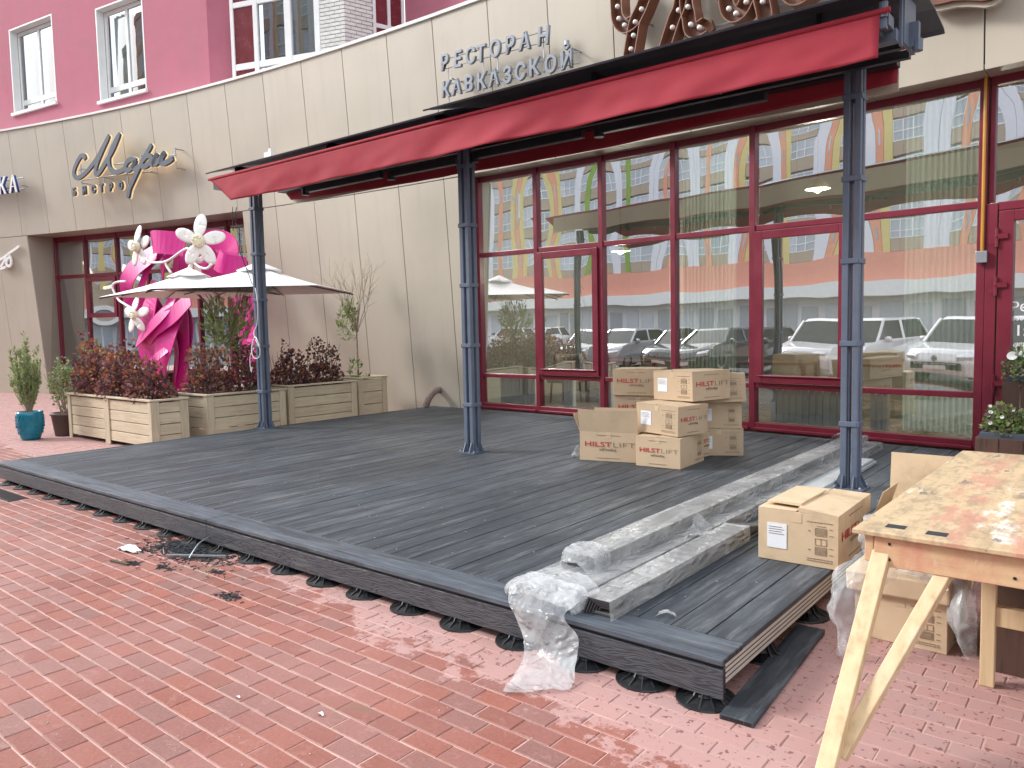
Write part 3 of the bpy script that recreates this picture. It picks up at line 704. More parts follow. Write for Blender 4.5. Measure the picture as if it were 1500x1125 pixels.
for a, b_ in ((.74, 1.03), (1.10, 1.38)):
    for z0, z1 in ((6.99, 7.5), (7.59, 8.3), (8.39, 9.4), (9.49, 10.4)):
        p = MB(); p.M = MBs; p.box(a, b_, .03, .05, z0, z1); p.obj('infill_panel', M['maroonpanel'], sfo)

# ------------------------------------------------------------------ decking platform
DX0, DX1, DY0, DY1 = -9.90, -1.275, 2.90, 9.75
deck = thing('decking_platform', 'low dark grey composite decking platform on black pedestals before the restaurant', 'deck', (-5.6, 6.3, 0))
dloc = Vector(deck.location)
def dpart(mb, name, mt, **kw):
    mb.v = [(a-dloc.x, b_-dloc.y, c-dloc.z) for a, b_, c in mb.v]; return mb.obj(name, mt, deck, **kw)
bw = .1745; x = DX1; k = 0
while x > DX0+.02:
    a = max(x-bw, DX0); q = MB(); dz = rnd.uniform(-.0012, .0012)
    ye = wy((a+x)/2)-.13
    q.box(a+.003, x-.003, DY0+.205, ye, DZ-.026+dz, DZ+dz)
    o = dpart(q, 'plank', M['deck']); bevel(o, .003, 2); x -= bw; k += 1
for a, b_ in ((DX0, -5.36), (-5.352, DX1)):
    q = MB(); q.box(a, b_, DY0-.018, DY0+.198, DZ-.026, DZ+.0005); bevel(dpart(q, 'border_board', M['deckx']), .004, 2)
for a, b_ in ((DX0, -5.357), (-5.356, DX1)):
    q = MB(); q.box(a, b_, DY0-.014, DY0+.012, .048, DZ-.044); bevel(dpart(q, 'fascia_board', M['fascia']), .003, 2)
q = MB(); q.box(DX0+.01, DX1-.004, DY0+.0, DY0+.014, DZ-.04, DZ-.027); dpart(q, 'shadow_trim', M['black'])  # black trim that also stands in for the shadow line under the border
# black patches laid on for the dark inside hollow chambers at the sawn ends
q = MB()
for j in range(5): q.box(DX1-.0005, DX1+.0012, DY0+.0+j*.040, DY0+.028+j*.040, DZ-.021, DZ-.006)
for j in range(4): q.box(DX1-.0005, DX1+.0012, DY0-.009, DY0+.006, .055+j*.032, .08+j*.032)
dpart(q, 'chamber_shade', M['rubber'])
q = MB(); q.box(DX0+.03, DX1-.03, DY0+.03, DY0+.08, .13, DZ-.028)
for y in (3.5, 4.3, 5.1, 5.9, 6.7, 7.5, 8.3): q.box(DX0+.03, DX1-.06, y, y+.05, .13, DZ-.028)
dpart(q, 'joist', M['joist'])
q = MB(); q.box(DX1-.05, DX1-.008, DY0+.03, 9.0, .105, DZ-.028); 
dpart(q, 'edge_rail', M['joist'])
for z in (.127, .149, .171):
    q = MB(); q.box(DX1-.012, DX1-.0065, DY0+.03, 9.0, z-.0025, z+.0025); dpart(q, 'groove_shade', M['joint'])  # dark strips laid on the rail as the shade inside its grooves
q = MB(); q.lathe([(.0, .0), (.128, .0), (.130, .004), (.128, .010), (.10, .016), (.060, .03), (.04, .06), (.032, .10), (.034, .112), (.034, .13), (0, .13)], 24)
for j in range(12):
    q.M = Matrix.Rotation(j*pi/6, 4, 'Z')
    q.add([(.03, -.003, .012), (.118, -.003, .012), (.075, -.003, .036), (.034, -.003, .1), (.028, -.003, .1), (.03, .003, .012), (.118, .003, .012), (.075, .003, .036), (.034, .003, .1), (.028, .003, .1)],
          [(0, 1, 2, 3, 4), (9, 8, 7, 6, 5), (1, 0, 5, 6), (2, 1, 6, 7), (3, 2, 7, 8), (4, 3, 8, 9)])
q.M = Matrix.Identity(4)
pme2 = q.mesh('pedestal', M['rubber'])
pxs = [-1.38, -1.68]+[-2.0-.4*i for i in range(20)]
for px_ in pxs: link('pedestal', pme2, deck, Vector((px_, 2.95, .0))-dloc, (0, 0, rnd.uniform(0, 1)))
for py_ in (3.52, 4.15, 4.8, 5.5): link('pedestal', pme2, deck, Vector((-1.36, py_, 0))-dloc, (0, 0, rnd.uniform(0, 1)))
for px_ in pxs[2:12]: link('pedestal', pme2, deck, Vector((px_, 3.5, .0))-dloc, (0, 0, rnd.uniform(0, 1)))
# ------------------------------------------------------------------ awning on three posts
def make_post(name, label, loc, rz=0, h=3.62):
    t = thing(name, label, 'post', loc, rz, 'steel posts carrying the awning')
    for sx in (-1, 1):
        for sy in (-1, 1):
            q = MB(); q.box(sx*.043-.025, sx*.043+.025, sy*.043-.025, sy*.043+.025, .012, h-DZ); bevel(q.obj('tube', M['steel'], t), .006, 2)
    for z in (.54, 1.20, 1.865, 2.52, 3.16):
        q = MB(); w = .0775
        for a in range(4):
            q.M = Matrix.Rotation(a*pi/2, 4, 'Z'); q.box(-w, w-.0135, -w, -w+.013, z-.022, z+.022)
        bevel(q.obj('band', M['steel'], t), .004, 1)
    q = MB(); q.box(-.125, .125, -.125, .125, .0, .012); q.obj('base_plate', M['steel'], t)
    for a in range(4):
        for s in (-.043, .043):
            q = MB(); q.M = Matrix.Rotation(a*pi/2, 4, 'Z')
            q.add([(s-.005, -.069, .012), (s-.005, -.12, .012), (s-.005, -.076, .115), (s-.005, -.069, .115), (s+.005, -.069, .012), (s+.005, -.12, .012), (s+.005, -.076, .115), (s+.005, -.069, .115)],
                  [(0, 1, 2, 3), (7, 6, 5, 4), (0, 4, 5, 1), (1, 5, 6, 2), (2, 6, 7, 3), (3, 7, 4, 0)]); q.obj('gusset', M['steel'], t)
    q = MB()
    for sx in (-1, 1):
        for sy in (-1, 1): q.lathe([(.011, 0), (.011, .012), (.006, .018), (0, .018)], 8, (sx*.10, sy*.10, .012))
    q.obj('bolt', M['galv'], t)
    return t
make_post('steel_post', 'blue grey four tube post at the far deck edge with white cable coiled on it', (-9.82, 6.28, DZ), 0)
make_post('steel_post', 'blue grey four tube post in the middle of the deck left of the cartons', (-5.75, 6.30, DZ), 0)
make_post('steel_post', 'blue grey four tube post at the deck edge beside the wrapped bundles', (-1.80, 6.60, DZ), 0)
aw = thing('awning', 'long double sided awning with dark red cloth valances on three steel posts', 'awning', (-5.6, 6.4, 3.4))
aloc = Vector(aw.location)
def apart(mb, name, mt, par=aw, **kw):
    mb.v = [(a-aloc.x, b_-aloc.y, c-aloc.z) for a, b_, c in mb.v]; return mb.obj(name, mt, par, **kw)
def az(x): return -.0085*(x+5.6)
def awbox(mb, x0, x1, y0, y1, z0, z1):
    P = []
    for z in (z0, z1): P += [(x0, y0, z+az(x0)), (x1, y0, z+az(x1)), (x1, y1, z+az(x1)), (x0, y1, z+az(x0))]
    mb.hexa(P)
def valance(name, x0, x1, y, zt, zb, left_in, wav, seed, sag=.03, drop=.085, tilt=0):
    q = MB()
    def fn(u, v):
        xa = x0+left_in*v; x = xa+(x1-xa)*u
        z = zt+(zb-zt)*v+az(x)
        yy = y-.10*v*(1-v)*0-.02*v + wav*v*(noise.noise(Vector((x*1.1, v*.8, seed)))*1.0+.5*noise.noise(Vector((x*3.1+v*1.2, v*1.5, seed+4))))
        z += sag*v*noise.noise(Vector((x*.55, 3, seed)))-drop*v*sin(pi*u)**.8-tilt*v*(1-u)
        return (x, yy, z)
    q.grid(fn, 150, 12); o = apart(q, name, M['awn'], smooth=True)
    sm = o.modifiers.new('thickness', 'SOLIDIFY'); sm.thickness = .003; return o
fv = valance('front_valance', -9.95, -1.395, 5.67, 3.685, 3.395, .55, .06, 2.0, .015, .015, .045)
rv = valance('rear_valance', -10.35, -1.57, 6.98, 3.90, 3.57, .42, .03, 9.0, .02, .09)
q = MB(); awbox(q, -10.0, -1.58, 7.035, 7.05, 3.52, 3.845); apart(q, 'rear_fascia', M['panel'])
q = MB(); q.tube([(-9.99, 5.67, 3.70+az(-9.99)), (-1.33, 5.67, 3.70+az(-1.33))], .019, 10); apart(q, 'front_hem_roll', M['awn'], smooth=True)
q = MB(); awbox(q, -9.93, -1.40, 5.70, 5.82, 3.56, 3.70); apart(q, 'front_bar', M['black'])
q = MB(); awbox(q, -10.1, -1.55, 6.84, 6.955, 3.68, 3.84); apart(q, 'rear_bar', M['black'])
# cloth rollers and torsion bars between the two front bars
q = MB()
for y, z in ((6.12, 3.77), (6.62, 3.77)): q.tube([(-9.75, y, z+az(-9.75)), (-1.42, y, z+az(-1.42))], .055, 12)
apart(q, 'cloth_roller', M['awn'], smooth=True)
q = MB(); awbox(q, -9.72, -1.38, 6.20, 6.26, 3.60, 3.66); awbox(q, -9.72, -1.38, 6.46, 6.52, 3.60, 3.66); apart(q, 'torsion_bar', M['black'])
for a, b_, y in ((-8.75, -7.2, 6.36), (-7.1, -6.0, 6.42), (-5.68, -4.25, 6.36), (-4.05, -2.42, 6.34)):
    q = MB(); awbox(q, a, b_, y-.035, y+.035, 3.455, 3.535); o = apart(q, 'folded_arm', M['black']); bevel(o, .008, 2)
    q = MB(); q.lathe([(0, -.05), (.05, -.05), (.05, .05), (0, .05)], 12, (a, y, 3.475+az(a))); apart(q, 'elbow', M['black'])
for x in (-8.4, -5.0, -2.6):
    q = MB(); q.lathe([(0, -.03), (.012, -.03), (.012, .0), (0, .0)], 8, (x, 5.85, 3.53+az(x))); q.tube([(x, 5.85, 3.50+az(x)), (x+.02, 5.85, 3.47+az(x)), (x+.0, 5.85, 3.44+az(x)), (x-.02, 5.85, 3.455+az(x))], .005, 6); apart(q, 'crank_eye', M['galv'])
def roof(x0, x1, dz, yf):
    prof = [(yf, 3.78), (yf+.05, 3.80), (6.0, 3.895), (6.3, 3.945), (6.6, 3.935), (6.95, 3.885), (7.0, 3.86)]
    q = MB(); n = len(prof); v = []
    for x in (x0, x1):
        for y, z in prof: v.append((x, y, z+dz+az(x)))
        for y, z in reversed(prof): v.append((x, y+(0 if yf+.02 < y < 6.98 else (.012 if y < 6 else -.012)), z+dz-.014+az(x)))
    m_ = 2*n
    q.add(v, [tuple(range(m_-1, -1, -1)), tuple(range(m_, 2*m_))]+[(i, (i+1) % m_, m_+(i+1) % m_, m_+i) for i in range(m_)])
    return apart(q, 'roof_cover', M['roofm'])
roof(-9.98, -5.42, 0, 5.62); roof(-5.64, -1.24, .036, 5.55)
q = MB()
for x in (-9.62, -7.6, -5.75, -3.8, -1.85):
    q = MB(); awbox(q, x-.02, x+.02, 5.86, 6.8, 3.70, 3.865); apart(q, 'roof_bracket', M['black'])
q = MB()
P = []
for x in (-1.335, -1.31): P += [(x, 5.98, 3.53), (x, 6.32, 3.53), (x, 6.32, 3.88), (x, 5.98, 3.86)]
v = P; q.add(v, [(0, 1, 2, 3), (7, 6, 5, 4), (0, 4, 5, 1), (1, 5, 6, 2), (2, 6, 7, 3), (3, 7, 4, 0)]); apart(q, 'end_plate', M['steel'])
q = MB(); q.box(-1.335, -1.318, 5.935, 5.98, 3.5, 3.88); q.box(-1.50, -1.336, 5.86, 5.96, 3.52, 3.60); q.box(-1.44, -1.35, 5.72, 5.86, 3.585, 3.665); q.lathe([(0, -.05), (.03, -.05), (.03, .05), (0, .05)], 12, (-1.38, 5.70, 3.68)); q.box(-1.40, -1.36, 5.69, 5.74, 3.56, 3.66); apart(q, 'end_bracket', M['steel'])
q = MB(); q.M = Matrix.Translation((-1.28, 6.15, 3.62)); q.box(-.03, .03, -.03, .03, -.09, .08); q.lathe([(0, -.05), (.035, -.05), (.035, .03), (0, .03)], 10, (.02, 0, -.07)); apart(q, 'winch', M['steel'])
# white bracket on top of the far end
q = MB(); q.box(-10.66, -10.60, 7.08, 7.14, 3.92, 4.50); q.box(-10.80, -10.66, 7.09, 7.13, 4.36, 4.46); q.box(-10.66, -10.52, 7.08, 7.13, 3.93, 3.97)
o = q.obj('white_bracket', M['white']); tag(o, 'small white upright bracket sticking up behind the far end of the awning', 'bracket')
cb = MB()
pts = [(-9.72+.10*cos(a), 6.13-.012*sin(2*a)-.02, 1.40+.155*sin(a)) for a in [i*pi/10 for i in range(27)]]
cb.tube(catmull([(-9.74, 6.16, 2.25), (-9.66, 6.13, 2.05), (-9.72, 6.15, 1.75), (-9.80, 6.14, 1.60)]+pts[:1], 5), .007, 6)
cb.tube(pts, .008, 6); cb.tube(catmull([(-9.82, 6.14, 1.4), (-9.93, 6.14, 1.25), (-9.93, 6.15, 1.05), (-9.9, 6.15, 1.12)], 5), .007, 6)
tag(cb.obj('cable_coil', M['white'], smooth=True), 'white cable coiled and hanging on the far deck post', 'cable')
wc = MB()
wc.tube(catmull([(-9.95, 6.05, 3.40), (-10.02, 6.06, 3.2), (-9.93, 6.07, 3.08), (-10.0, 6.1, 2.8), (-9.86, 6.12, 2.5), (-9.78, 6.14, 2.3)], 6), .006, 5)
wc.tube(catmull([(-10.05, 6.05, 3.42), (-10.08, 6.06, 3.1), (-9.95, 6.07, 3.02), (-9.9, 6.1, 2.6), (-9.70, 6.14, 2.42)], 6), .005, 5)
tag(wc.obj('loose_wire', M['rubber'], smooth=True), 'thin dark wires dangling from the far awning corner', 'wire')

# ------------------------------------------------------------------ signs
def sgn(name, label, x, z, off=.30):
    y = yl(x, z)-off; t = thing(name, label, 'sign', (x, y, z), wt(x)); return t, x, z
def strokes(t, x0, z0, lines, w, mt, y0, y1, name='letter', n=5, sub=None, kx=1):
    inv = t.matrix_basis.inverted(); c = cos(t.rotation_euler.z)
    for i, l in enumerate(lines):
        q = MB(); P = catmull([((a-x0)/c, b_-z0, 0) for a, b_ in l], n)
        q.ribbon([(p.x, p.y) for p in P], w, y0-.0013*i, y1+.0009*i); o = bevel(q.obj(name, mt, t), .006, 2, 60)
        if sub:
            q = MB(); q.ribbon([(p.x, p.y) for p in P], w*1.08, y1+.004+.0009*i, y1+.034+.0015*i); q.obj('glow_edge', sub, o)
    return t
mari = [[(-20.73,6.12),(-20.78,6.19),(-20.92,6.19),(-21.14,6.03),(-21.27,5.85),(-21.23,5.72),(-21.04,5.68),(-20.70,5.78),(-20.30,5.99),(-19.97,6.24),(-19.67,6.50)],
 [(-19.67,6.50),(-20.07,6.10),(-20.27,5.85),(-20.30,5.69),(-20.16,5.69),(-19.84,5.91),(-19.50,6.18),(-19.23,6.48)],
 [(-19.23,6.48),(-19.57,6.19),(-19.71,5.95),(-19.67,5.73),(-19.46,5.62),(-19.22,5.62),(-19.07,5.66)],
 [(-18.64,5.80),(-18.83,5.84),(-19.02,5.75),(-19.04,5.63),(-18.92,5.60),(-18.74,5.67),(-18.63,5.77),(-18.72,5.65),(-18.65,5.59),(-18.51,5.63)],
 [(-18.00,6.04),(-18.23,5.85),(-18.48,5.62),(-18.74,5.35),(-18.91,5.17),(-19.00,4.98)],
 [(-18.36,5.74),(-18.17,5.83),(-18.02,5.79),(-18.04,5.69),(-18.22,5.61),(-18.38,5.61)],
 [(-18.05,5.64),(-17.95,5.63),(-17.78,5.82),(-17.91,5.70),(-17.92,5.62),(-17.79,5.63),(-17.51,5.81),(-17.61,5.71),(-17.64,5.60),(-17.48,5.58),(-17.24,5.64)]]
t, x0, z0 = sgn('bistro_sign', 'dark script sign with glowing cream edges above the bistro window', -19.3, 5.7, .34)
strokes(t, x0, z0, mari, .125, M['letterd'], 0, .045, sub=M['cream'])
for ch, dx in zip('БИСТРО', (0, .45, .86, 1.22, 1.62, 2.02)):
    c = cos(t.rotation_euler.z); z = 5.255-.035*(dx)-.0
    o = text('letter', ch, .255, M['letterd'], t, ((-21.38+dx-x0)/c, .02, z-z0), (pi/2, 0, 0), .02, .012, bev=.003, sx=.9)
    me2 = text_mesh(ch, .255, .012, .022); me2.materials.clear(); me2.materials.append(M['cream']); link('glow_edge', me2, o, (0, 0, -.045))
q = MB()
for l in [[(-21.24,5.90),(-18.98,5.80),(-17.16,5.74)], [(-21.12,5.62),(-19.90,5.58),(-19.03,5.52),(-18.12,5.48)], [(-17.20,5.90),(-17.20,5.42)], [(-21.08,6.02),(-21.08,5.50)], [(-18.52,5.93),(-18.52,5.72)], [(-20.1, 5.6), (-20.1, 5.2)], [(-19.1, 5.55), (-19.1, 5.3)]]:
    q.tube([((a-x0), .085, b_-z0) for a, b_ in l], .014, 6)
for a, b_ in ((-17.2, 5.88), (-17.2, 5.45), (-21.08, 5.55), (-18.52, 5.9), (-20.1, 5.58), (-18.3, 5.5), (-20.6, 5.87)): q.tube([(a-x0, .085, b_-z0), (a-x0, .36, b_-z0)], .014, 6)
q.obj('mounting_rail', M['galv'], t)
t, x0, z0 = sgn('restaurant_sign', 'grey lettered restaurant sign on thin rails above the middle of the awning', -8.9, 5.6, .30)
ll = zip('РЕСТОРАН', (0, .30, .57, .80, 1.08, 1.40, 1.68, 2.02)), zip('КАВКАЗСКОЙ', (0, .25, .53, .80, 1.06, 1.34, 1.58, 1.86, 2.15, 2.44))
for row, zb in zip(ll, (5.80, 5.38)):
    for i, (ch, dx) in enumerate(row):
        text('letter', ch, .335 if zb > 5.6 else .325, M['letter'], t, (dx, .0, zb-z0-.052*dx+rnd.uniform(-.008, .008)), (pi/2, rnd.uniform(-.05, .05)+.045, 0), .022, .0065, bev=.003, sx=.93)
q = MB()
for zb, w in ((5.84, 2.2), (5.99, 2.2), (5.43, 2.75), (5.58, 2.75)): q.tube([(-.02, .035, zb-z0), (w, .035, zb-z0-.05*w)], .007, 6)
for x, za, zb in ((.12, 5.2, 5.84), (.9, 5.3, 5.8), (1.2, 5.3, 5.8), (2.1, 5.3, 5.85)): q.tube([(x, .045, za-z0), (x, .045, zb-z0)], .008, 6)
for x, z in ((.18, 5.66), (2.62, 5.52)): q.tube([(x, .04, z-z0), (x, .34, z-z0)], .013, 6)
q.lathe([(0, -.03), (.04, -.03), (.04, .03), (0, .03)], 10, (2.55, .0, 5.60-z0)); q.obj('mounting_rail', M['galv'], t)
chai = [[(-5.36,6.13),(-5.41,5.97),(-5.41,5.79),(-5.39,5.63),(-5.29,5.51),(-5.14,5.52),(-5.04,5.62),(-4.96,5.75),(-4.86,5.92),(-4.78,6.1)],
 [(-5.04,5.62),(-5.12,5.50),(-5.16,5.34),(-5.20,5.17),(-5.23,5.02)],
 [(-4.37,5.95),(-4.44,5.53),(-4.53,5.36),(-4.62,5.16),(-4.68,5.01)],
 [(-4.36,5.95),(-4.35,5.50),(-4.32,5.35),(-4.29,5.19),(-4.21,5.15),(-4.10,5.18)],
 [(-4.53,5.29),(-4.32,5.31)],
 [(-3.83,5.85),(-3.83,5.63),(-3.82,5.40),(-3.79,5.26),(-3.71,5.18),(-3.62,5.20),(-3.55,5.30),(-3.40,5.52),(-3.37,5.8)],
 [(-3.39,5.75),(-3.39,5.49),(-3.38,5.27),(-3.35,5.14),(-3.33,5.02)],
 [(-3.02,5.75),(-3.09,5.5),(-3.08,5.28),(-3.02,5.17),(-2.93,5.14),(-2.84,5.19),(-2.78,5.32),(-2.78,5.55)]]
t, x0, z0 = sgn('marquee_sign', 'big brown marquee letters studded with white bulbs above the awning', -4.2, 5.5, .30)
c = cos(t.rotation_euler.z)
for i, l in enumerate(chai):
    P = [(p.x, p.y) for p in catmull([((a-x0)/c, b_-z0, 0) for a, b_ in l], 5)]
    q = MB(); q.ribbon(P, .165, .02-.002*i, .07+.001*i); o = q.obj('letter', M['brown'], t)
    if i == 4: continue
    q = MB()
    for s in (-1, 1):
        R = []
        for k in range(len(P)):
            a, b_ = Vector(P[max(k-1, 0)]), Vector(P[min(k+1, len(P)-1)]); d = (b_-a).normalized(); R.append((P[k][0]-d.y*s*.088, P[k][1]+d.x*s*.088))
        q.ribbon(R, .012, -.085-.0023*i, .10+.0011*i, False)
    q.obj('rim', M['brownl'], o)
for a, b_ in [(-5.40,5.79),(-5.38,5.63),(-5.29,5.52),(-5.12,5.51),(-5.02,5.64),(-4.95,5.77),(-5.15,5.35),(-5.19,5.19),(-4.40,5.62),(-4.47,5.46),(-4.34,5.46),(-4.56,5.28),(-4.30,5.24),(-4.18,5.17),(-3.82,5.42),(-3.79,5.27),(-3.70,5.19),(-3.57,5.28),(-3.39,5.43),(-3.37,5.22),(-2.97,5.16),(-5.4, 5.95), (-4.42, 5.8), (-3.83, 5.6), (-3.39, 5.6)]:
    q = MB(); q.lathe([(0, -.04), (.014, -.039), (.028, -.026), (.033, 0), (.024, .026), (.015, .035), (.015, .075)], 10); q.M = Matrix.Identity(4)
    o = q.obj('bulb', M['bulb'], t, smooth=True); o.location = ((a-x0)/c, -.055, b_-z0); o.rotation_euler = (-pi/2, 0, 0)
q = MB()
for z, s in ((5.65, -.04), (5.2, -.02)): q.tube([((-4.6-x0)/c, .12, z-z0), (1.3, .12, z-z0+s)], .012, 6)
for x in (-.9, .1, .9): q.tube([(x, .12, .05), (x, .36, .05)], .014, 6)
q.obj('mounting_rail', M['galv'], t)
# wavy foot of the next letter panel, cut by the top of the picture
t, x0, z0 = sgn('sign_panel', 'wavy bottom of a beige sign panel at the top right corner', -1.5, 4.75, .16)
pl = [(-1.85,5.6),(-1.83,4.87),(-1.80,4.77),(-1.74,4.70),(-1.66,4.655),(-1.59,4.64),(-1.45,4.63),(-1.33,4.595),(-1.20,4.545),(-1.13,4.54),(-1.09,4.56),(-1.04,4.64),(-1.0,5.6)]
q = MB(); q.prism([((a-x0), b_-z0) for a, b_ in pl][::-1], 0, .05); q.obj('panel_board', M['panel'], t)
q = MB(); q.ribbon([((a-x0), b_-z0+.10) for a, b_ in pl[1:-1]], .10, -.05, -.003); q.obj('letter', M['brown'], t)
# letters further left
t, x0, z0 = sgn('shop_sign', 'white block letters with blue sides cut off at the left edge', -24.5, 5.6, .30)
for ch, dx in zip('АПТЕКА', (-2.32, -1.85, -1.38, -.94, -.48, .02)):
    o = text('letter', ch, .62, M['letterw'], t, (dx+.30, .0, .03-.02*dx), (pi/2, .03, 0), .008, .012, sx=.86)
    me2 = text_mesh(ch, .62, .03, .008); me2.materials.clear(); me2.materials.append(M['letterb']); link('letter_side', me2, o, (0, 0, -.042))
q = MB()
for z in (.12, .42): q.tube([(-2.2, .13, z+.06), (.8, .13, z-.02)], .015, 6)
for x in (-1.5, 0, .7): q.tube([(x, .13, .2), (x, .34, .2)], .015, 6)
q.obj('mounting_rail', M['galv'], t)
t, x0, z0 = sgn('script_sign', 'white script sign low on the wall at the left edge', -24.9, 3.9, .10)
strokes(t, x0, z0, [[(-24.52,4.20),(-24.75,4.12),(-25.02,4.03),(-25.31,3.92),(-25.6,3.86)], [(-24.98,3.97),(-24.93,3.80),(-25.0,3.68),(-25.15,3.72),(-25.12,3.86),(-25.0,3.92)], [(-25.14,3.92),(-25.3,3.78),(-25.45,3.64),(-25.2,3.66)]], .075, M['letterw'], 0, .04)

# ------------------------------------------------------------------ bistro terrace: planters, pots, sculpture, umbrellas
def foliage(mb, blobs, n, size, mats_w, seed, up=.4, wd=.42):
    r = random.Random(seed); tot = sum(b_[3]*b_[4]*b_[5] for b_ in blobs)
    for (cx, cy, cz, rx, ry, rz) in blobs:
        for _ in range(int(n*rx*ry*rz/tot)):
            while True:
                p = Vector((r.uniform(-1, 1), r.uniform(-1, 1), r.uniform(-1, 1)))
                if .15 < p.length < 1 and (r.random() < .35+.65*p.length): break
            q = Vector((cx+p.x*rx, cy+p.y*ry, cz+p.z*rz))
            d = (p*.8+Vector((r.gauss(0, .6), r.gauss(0, .6), r.gauss(up, .5)))).normalized()
            leaf(mb, q, d, size*r.uniform(.6, 1.25), r, mats_w(p, r), wd)
def leaf(mb, q, d, s, r, mi, w=.42):
    sd_ = d.cross(Vector((r.gauss(0, 1), r.gauss(0, 1), r.gauss(0, 1)))).normalized()*s*w; n_ = d.cross(sd_).normalized()*s*.12
    mb.mi = mi; mb.add([q, q+d*s*.5+sd_+n_, q+d*s, q+d*s*.5-sd_+n_], [(0, 1, 2), (0, 2, 3)])
def stems(mb, x0, x1, y0, y1, z0, h, n, r, rad=.006, lean=.25):
    for _ in range(n):
        x, y = r.uniform(x0, x1), r.uniform(y0, y1); dx, dy = r.uniform(-lean, lean), r.uniform(-lean, lean); hh = h*r.uniform(.6, 1)
        mb.tube([(x, y, z0), (x+dx*.4*hh, y+dy*.4*hh, z0+hh*.5), (x+dx*hh, y+dy*hh, z0+hh)], rad, 5, rad*.4)
def planter(label, x0, x1, y0, y1, h, nx=1, ny=1, rows=4):
    t = thing('wooden_planter', label, 'planter', ((x0+x1)/2, (y0+y1)/2, 0), 0, 'wooden planters beside the deck'); L = Vector(t.location)
    def lp(mb, n, mt, w=.004):
        mb.v = [(a-L.x, b_-L.y, c) for a, b_, c in mb.v]; return bevel(mb.obj(n, mt, t), w, 1)
    pw_ = .10
    # side boards
    for (axis, fix, inn, a0, a1) in (('x', y0, 1, x0, x1), ('x', y1, -1, x0, x1), ('y', x1, -1, y0, y1), ('y', x0, 1, y0, y1)):
        for k in range(rows):
            z0 = .06+(h-.10)*k/rows; z1 = .06+(h-.10)*(k+1)/rows-.010; q = MB(); j = rnd.uniform(-.002, .002)
            if axis == 'x': q.box(a0+.05, a1-.05, min(fix+inn*(.018+j), fix+inn*.04), max(fix+inn*(.018+j), fix+inn*.04), z0, z1)
            else: q.box(min(fix+inn*(.018+j), fix+inn*.04), max(fix+inn*(.018+j), fix+inn*.04), a0+.05, a1-.05, z0, z1)
            lp(q, 'board', M['planter'] if axis == 'x' else M['plantery'])
    def post(xa, xb, ya, yb):
        q = MB(); q.box(xa, xb, ya, yb, 0, h-.03); lp(q, 'upright', M['planterz'])
    xs = [x0+(x1-x0)*i/nx for i in range(nx+1)]; ys = [y0+(y1-y0)*i/ny for i in range(ny+1)]
    for y, s in ((y0, 1), (y1, -1)):
        for i, x in enumerate(xs):
            c = min(max(x, x0+pw_/2), x1-pw_/2); w = pw_ if i in (0, nx) else pw_*1.6
            post(c-w/2, c+w/2, min(y, y+s*.0175), max(y, y+s*.0175))
    for x, s in ((x0, 1), (x1, -1)):
        for i, y in enumerate(ys):
            c = min(max(y, y0+pw_/2+.018), y1-pw_/2-.018); post(min(x, x+s*.0175), max(x, x+s*.0175), c-pw_/2, c+pw_/2)
    for ya, yb in ((y0-.015, y0+.055), (y1-.055, y1+.015)): q = MB(); q.box(x0-.015, x1+.015, ya, yb, h-.028, h); lp(q, 'cap_rail', M['planter'])
    for xa, xb in ((x1-.055, x1+.015), (x0-.015, x0+.055)): q = MB(); q.box(xa, xb, y0+.056, y1-.056, h-.028, h-.0005); lp(q, 'cap_rail', M['plantery'])
    q = MB(); q.box(x0+.05, x1-.05, y0+.05, y1-.05, h-.14, h-.07); lp(q, 'soil', M['soil']); return t
planter('widest wooden planter at the deck corner, its long side of two panels facing the pavement', -13.30, -10.47, 4.92, 5.46, .72, 2, 1)
planter('second wooden planter behind the corner one, partly behind the far deck post', -12.0, -10.47, 5.74, 7.08, .73, 1, 1)
planter('third wooden planter, right of the far deck post and full of plum shrubs', -11.75, -10.55, 7.18, 8.58, .76, 1, 1)
planter('smallest wooden planter against the wall with one thin twiggy tree', -11.65, -10.75, 8.78, 9.46, .78, 1, 1, 3)
PL = [M['lf_plum'], M['lf_red'], M['lf_rust'], M['lf_green'], M['lf_mauve']]
def plumw(rustiness):
    def f(p, r):
        k = r.random()+.25*p.z*rustiness+.1*rustiness
        return 0 if k < .50 else (4 if k < .64 else (1 if k < .84 else (2 if k < 1.12 else (3 if r.random() < .3 else 2))))
    return f
def shrub(label, x, y, z, blobs, n, size, seed, rust=1.0, hs=.8, matsw=None, mats=None, w=.35, group='plum leaved shrubs in the planters'):
    t = thing('shrub', label, 'shrub', (x, y, z), 0, group); r = random.Random(seed)
    q = MB(); stems(q, -w, w, -.16, .16, 0, hs, 22, r); q.obj('stem', M['bark'], t)
    q = MB(); foliage(q, blobs, n, size, matsw or plumw(rust), seed); q.obj('foliage', mats or PL, t, kind='stuff'); return t
shrub('tallest rust red shrub at the left end of the corner planter', -12.85, 5.19, .62, [(0, 0, .28, .48, .32, .30), (-.15, 0, .62, .30, .22, .32), (.25, 0, .5, .25, .22, .30), (-.28, .0, .95, .10, .09, .16)], 1500, .064, 11, 1.5)
shrub('dark plum and rust shrub in the middle of the corner planter', -11.95, 5.19, .62, [(0, 0, .22, .52, .32, .28), (.1, 0, .5, .36, .24, .26), (-.2, 0, .62, .2, .18, .28), (.15, .05, .8, .12, .1, .2)], 1500, .064, 12, 1.2)
shrub('low dark plum shrub at the right end of the corner planter', -11.05, 5.19, .62, [(0, 0, .18, .50, .30, .24), (-.2, 0, .42, .26, .22, .24), (.2, 0, .40, .16, .15, .24)], 1250, .062, 13, .7)
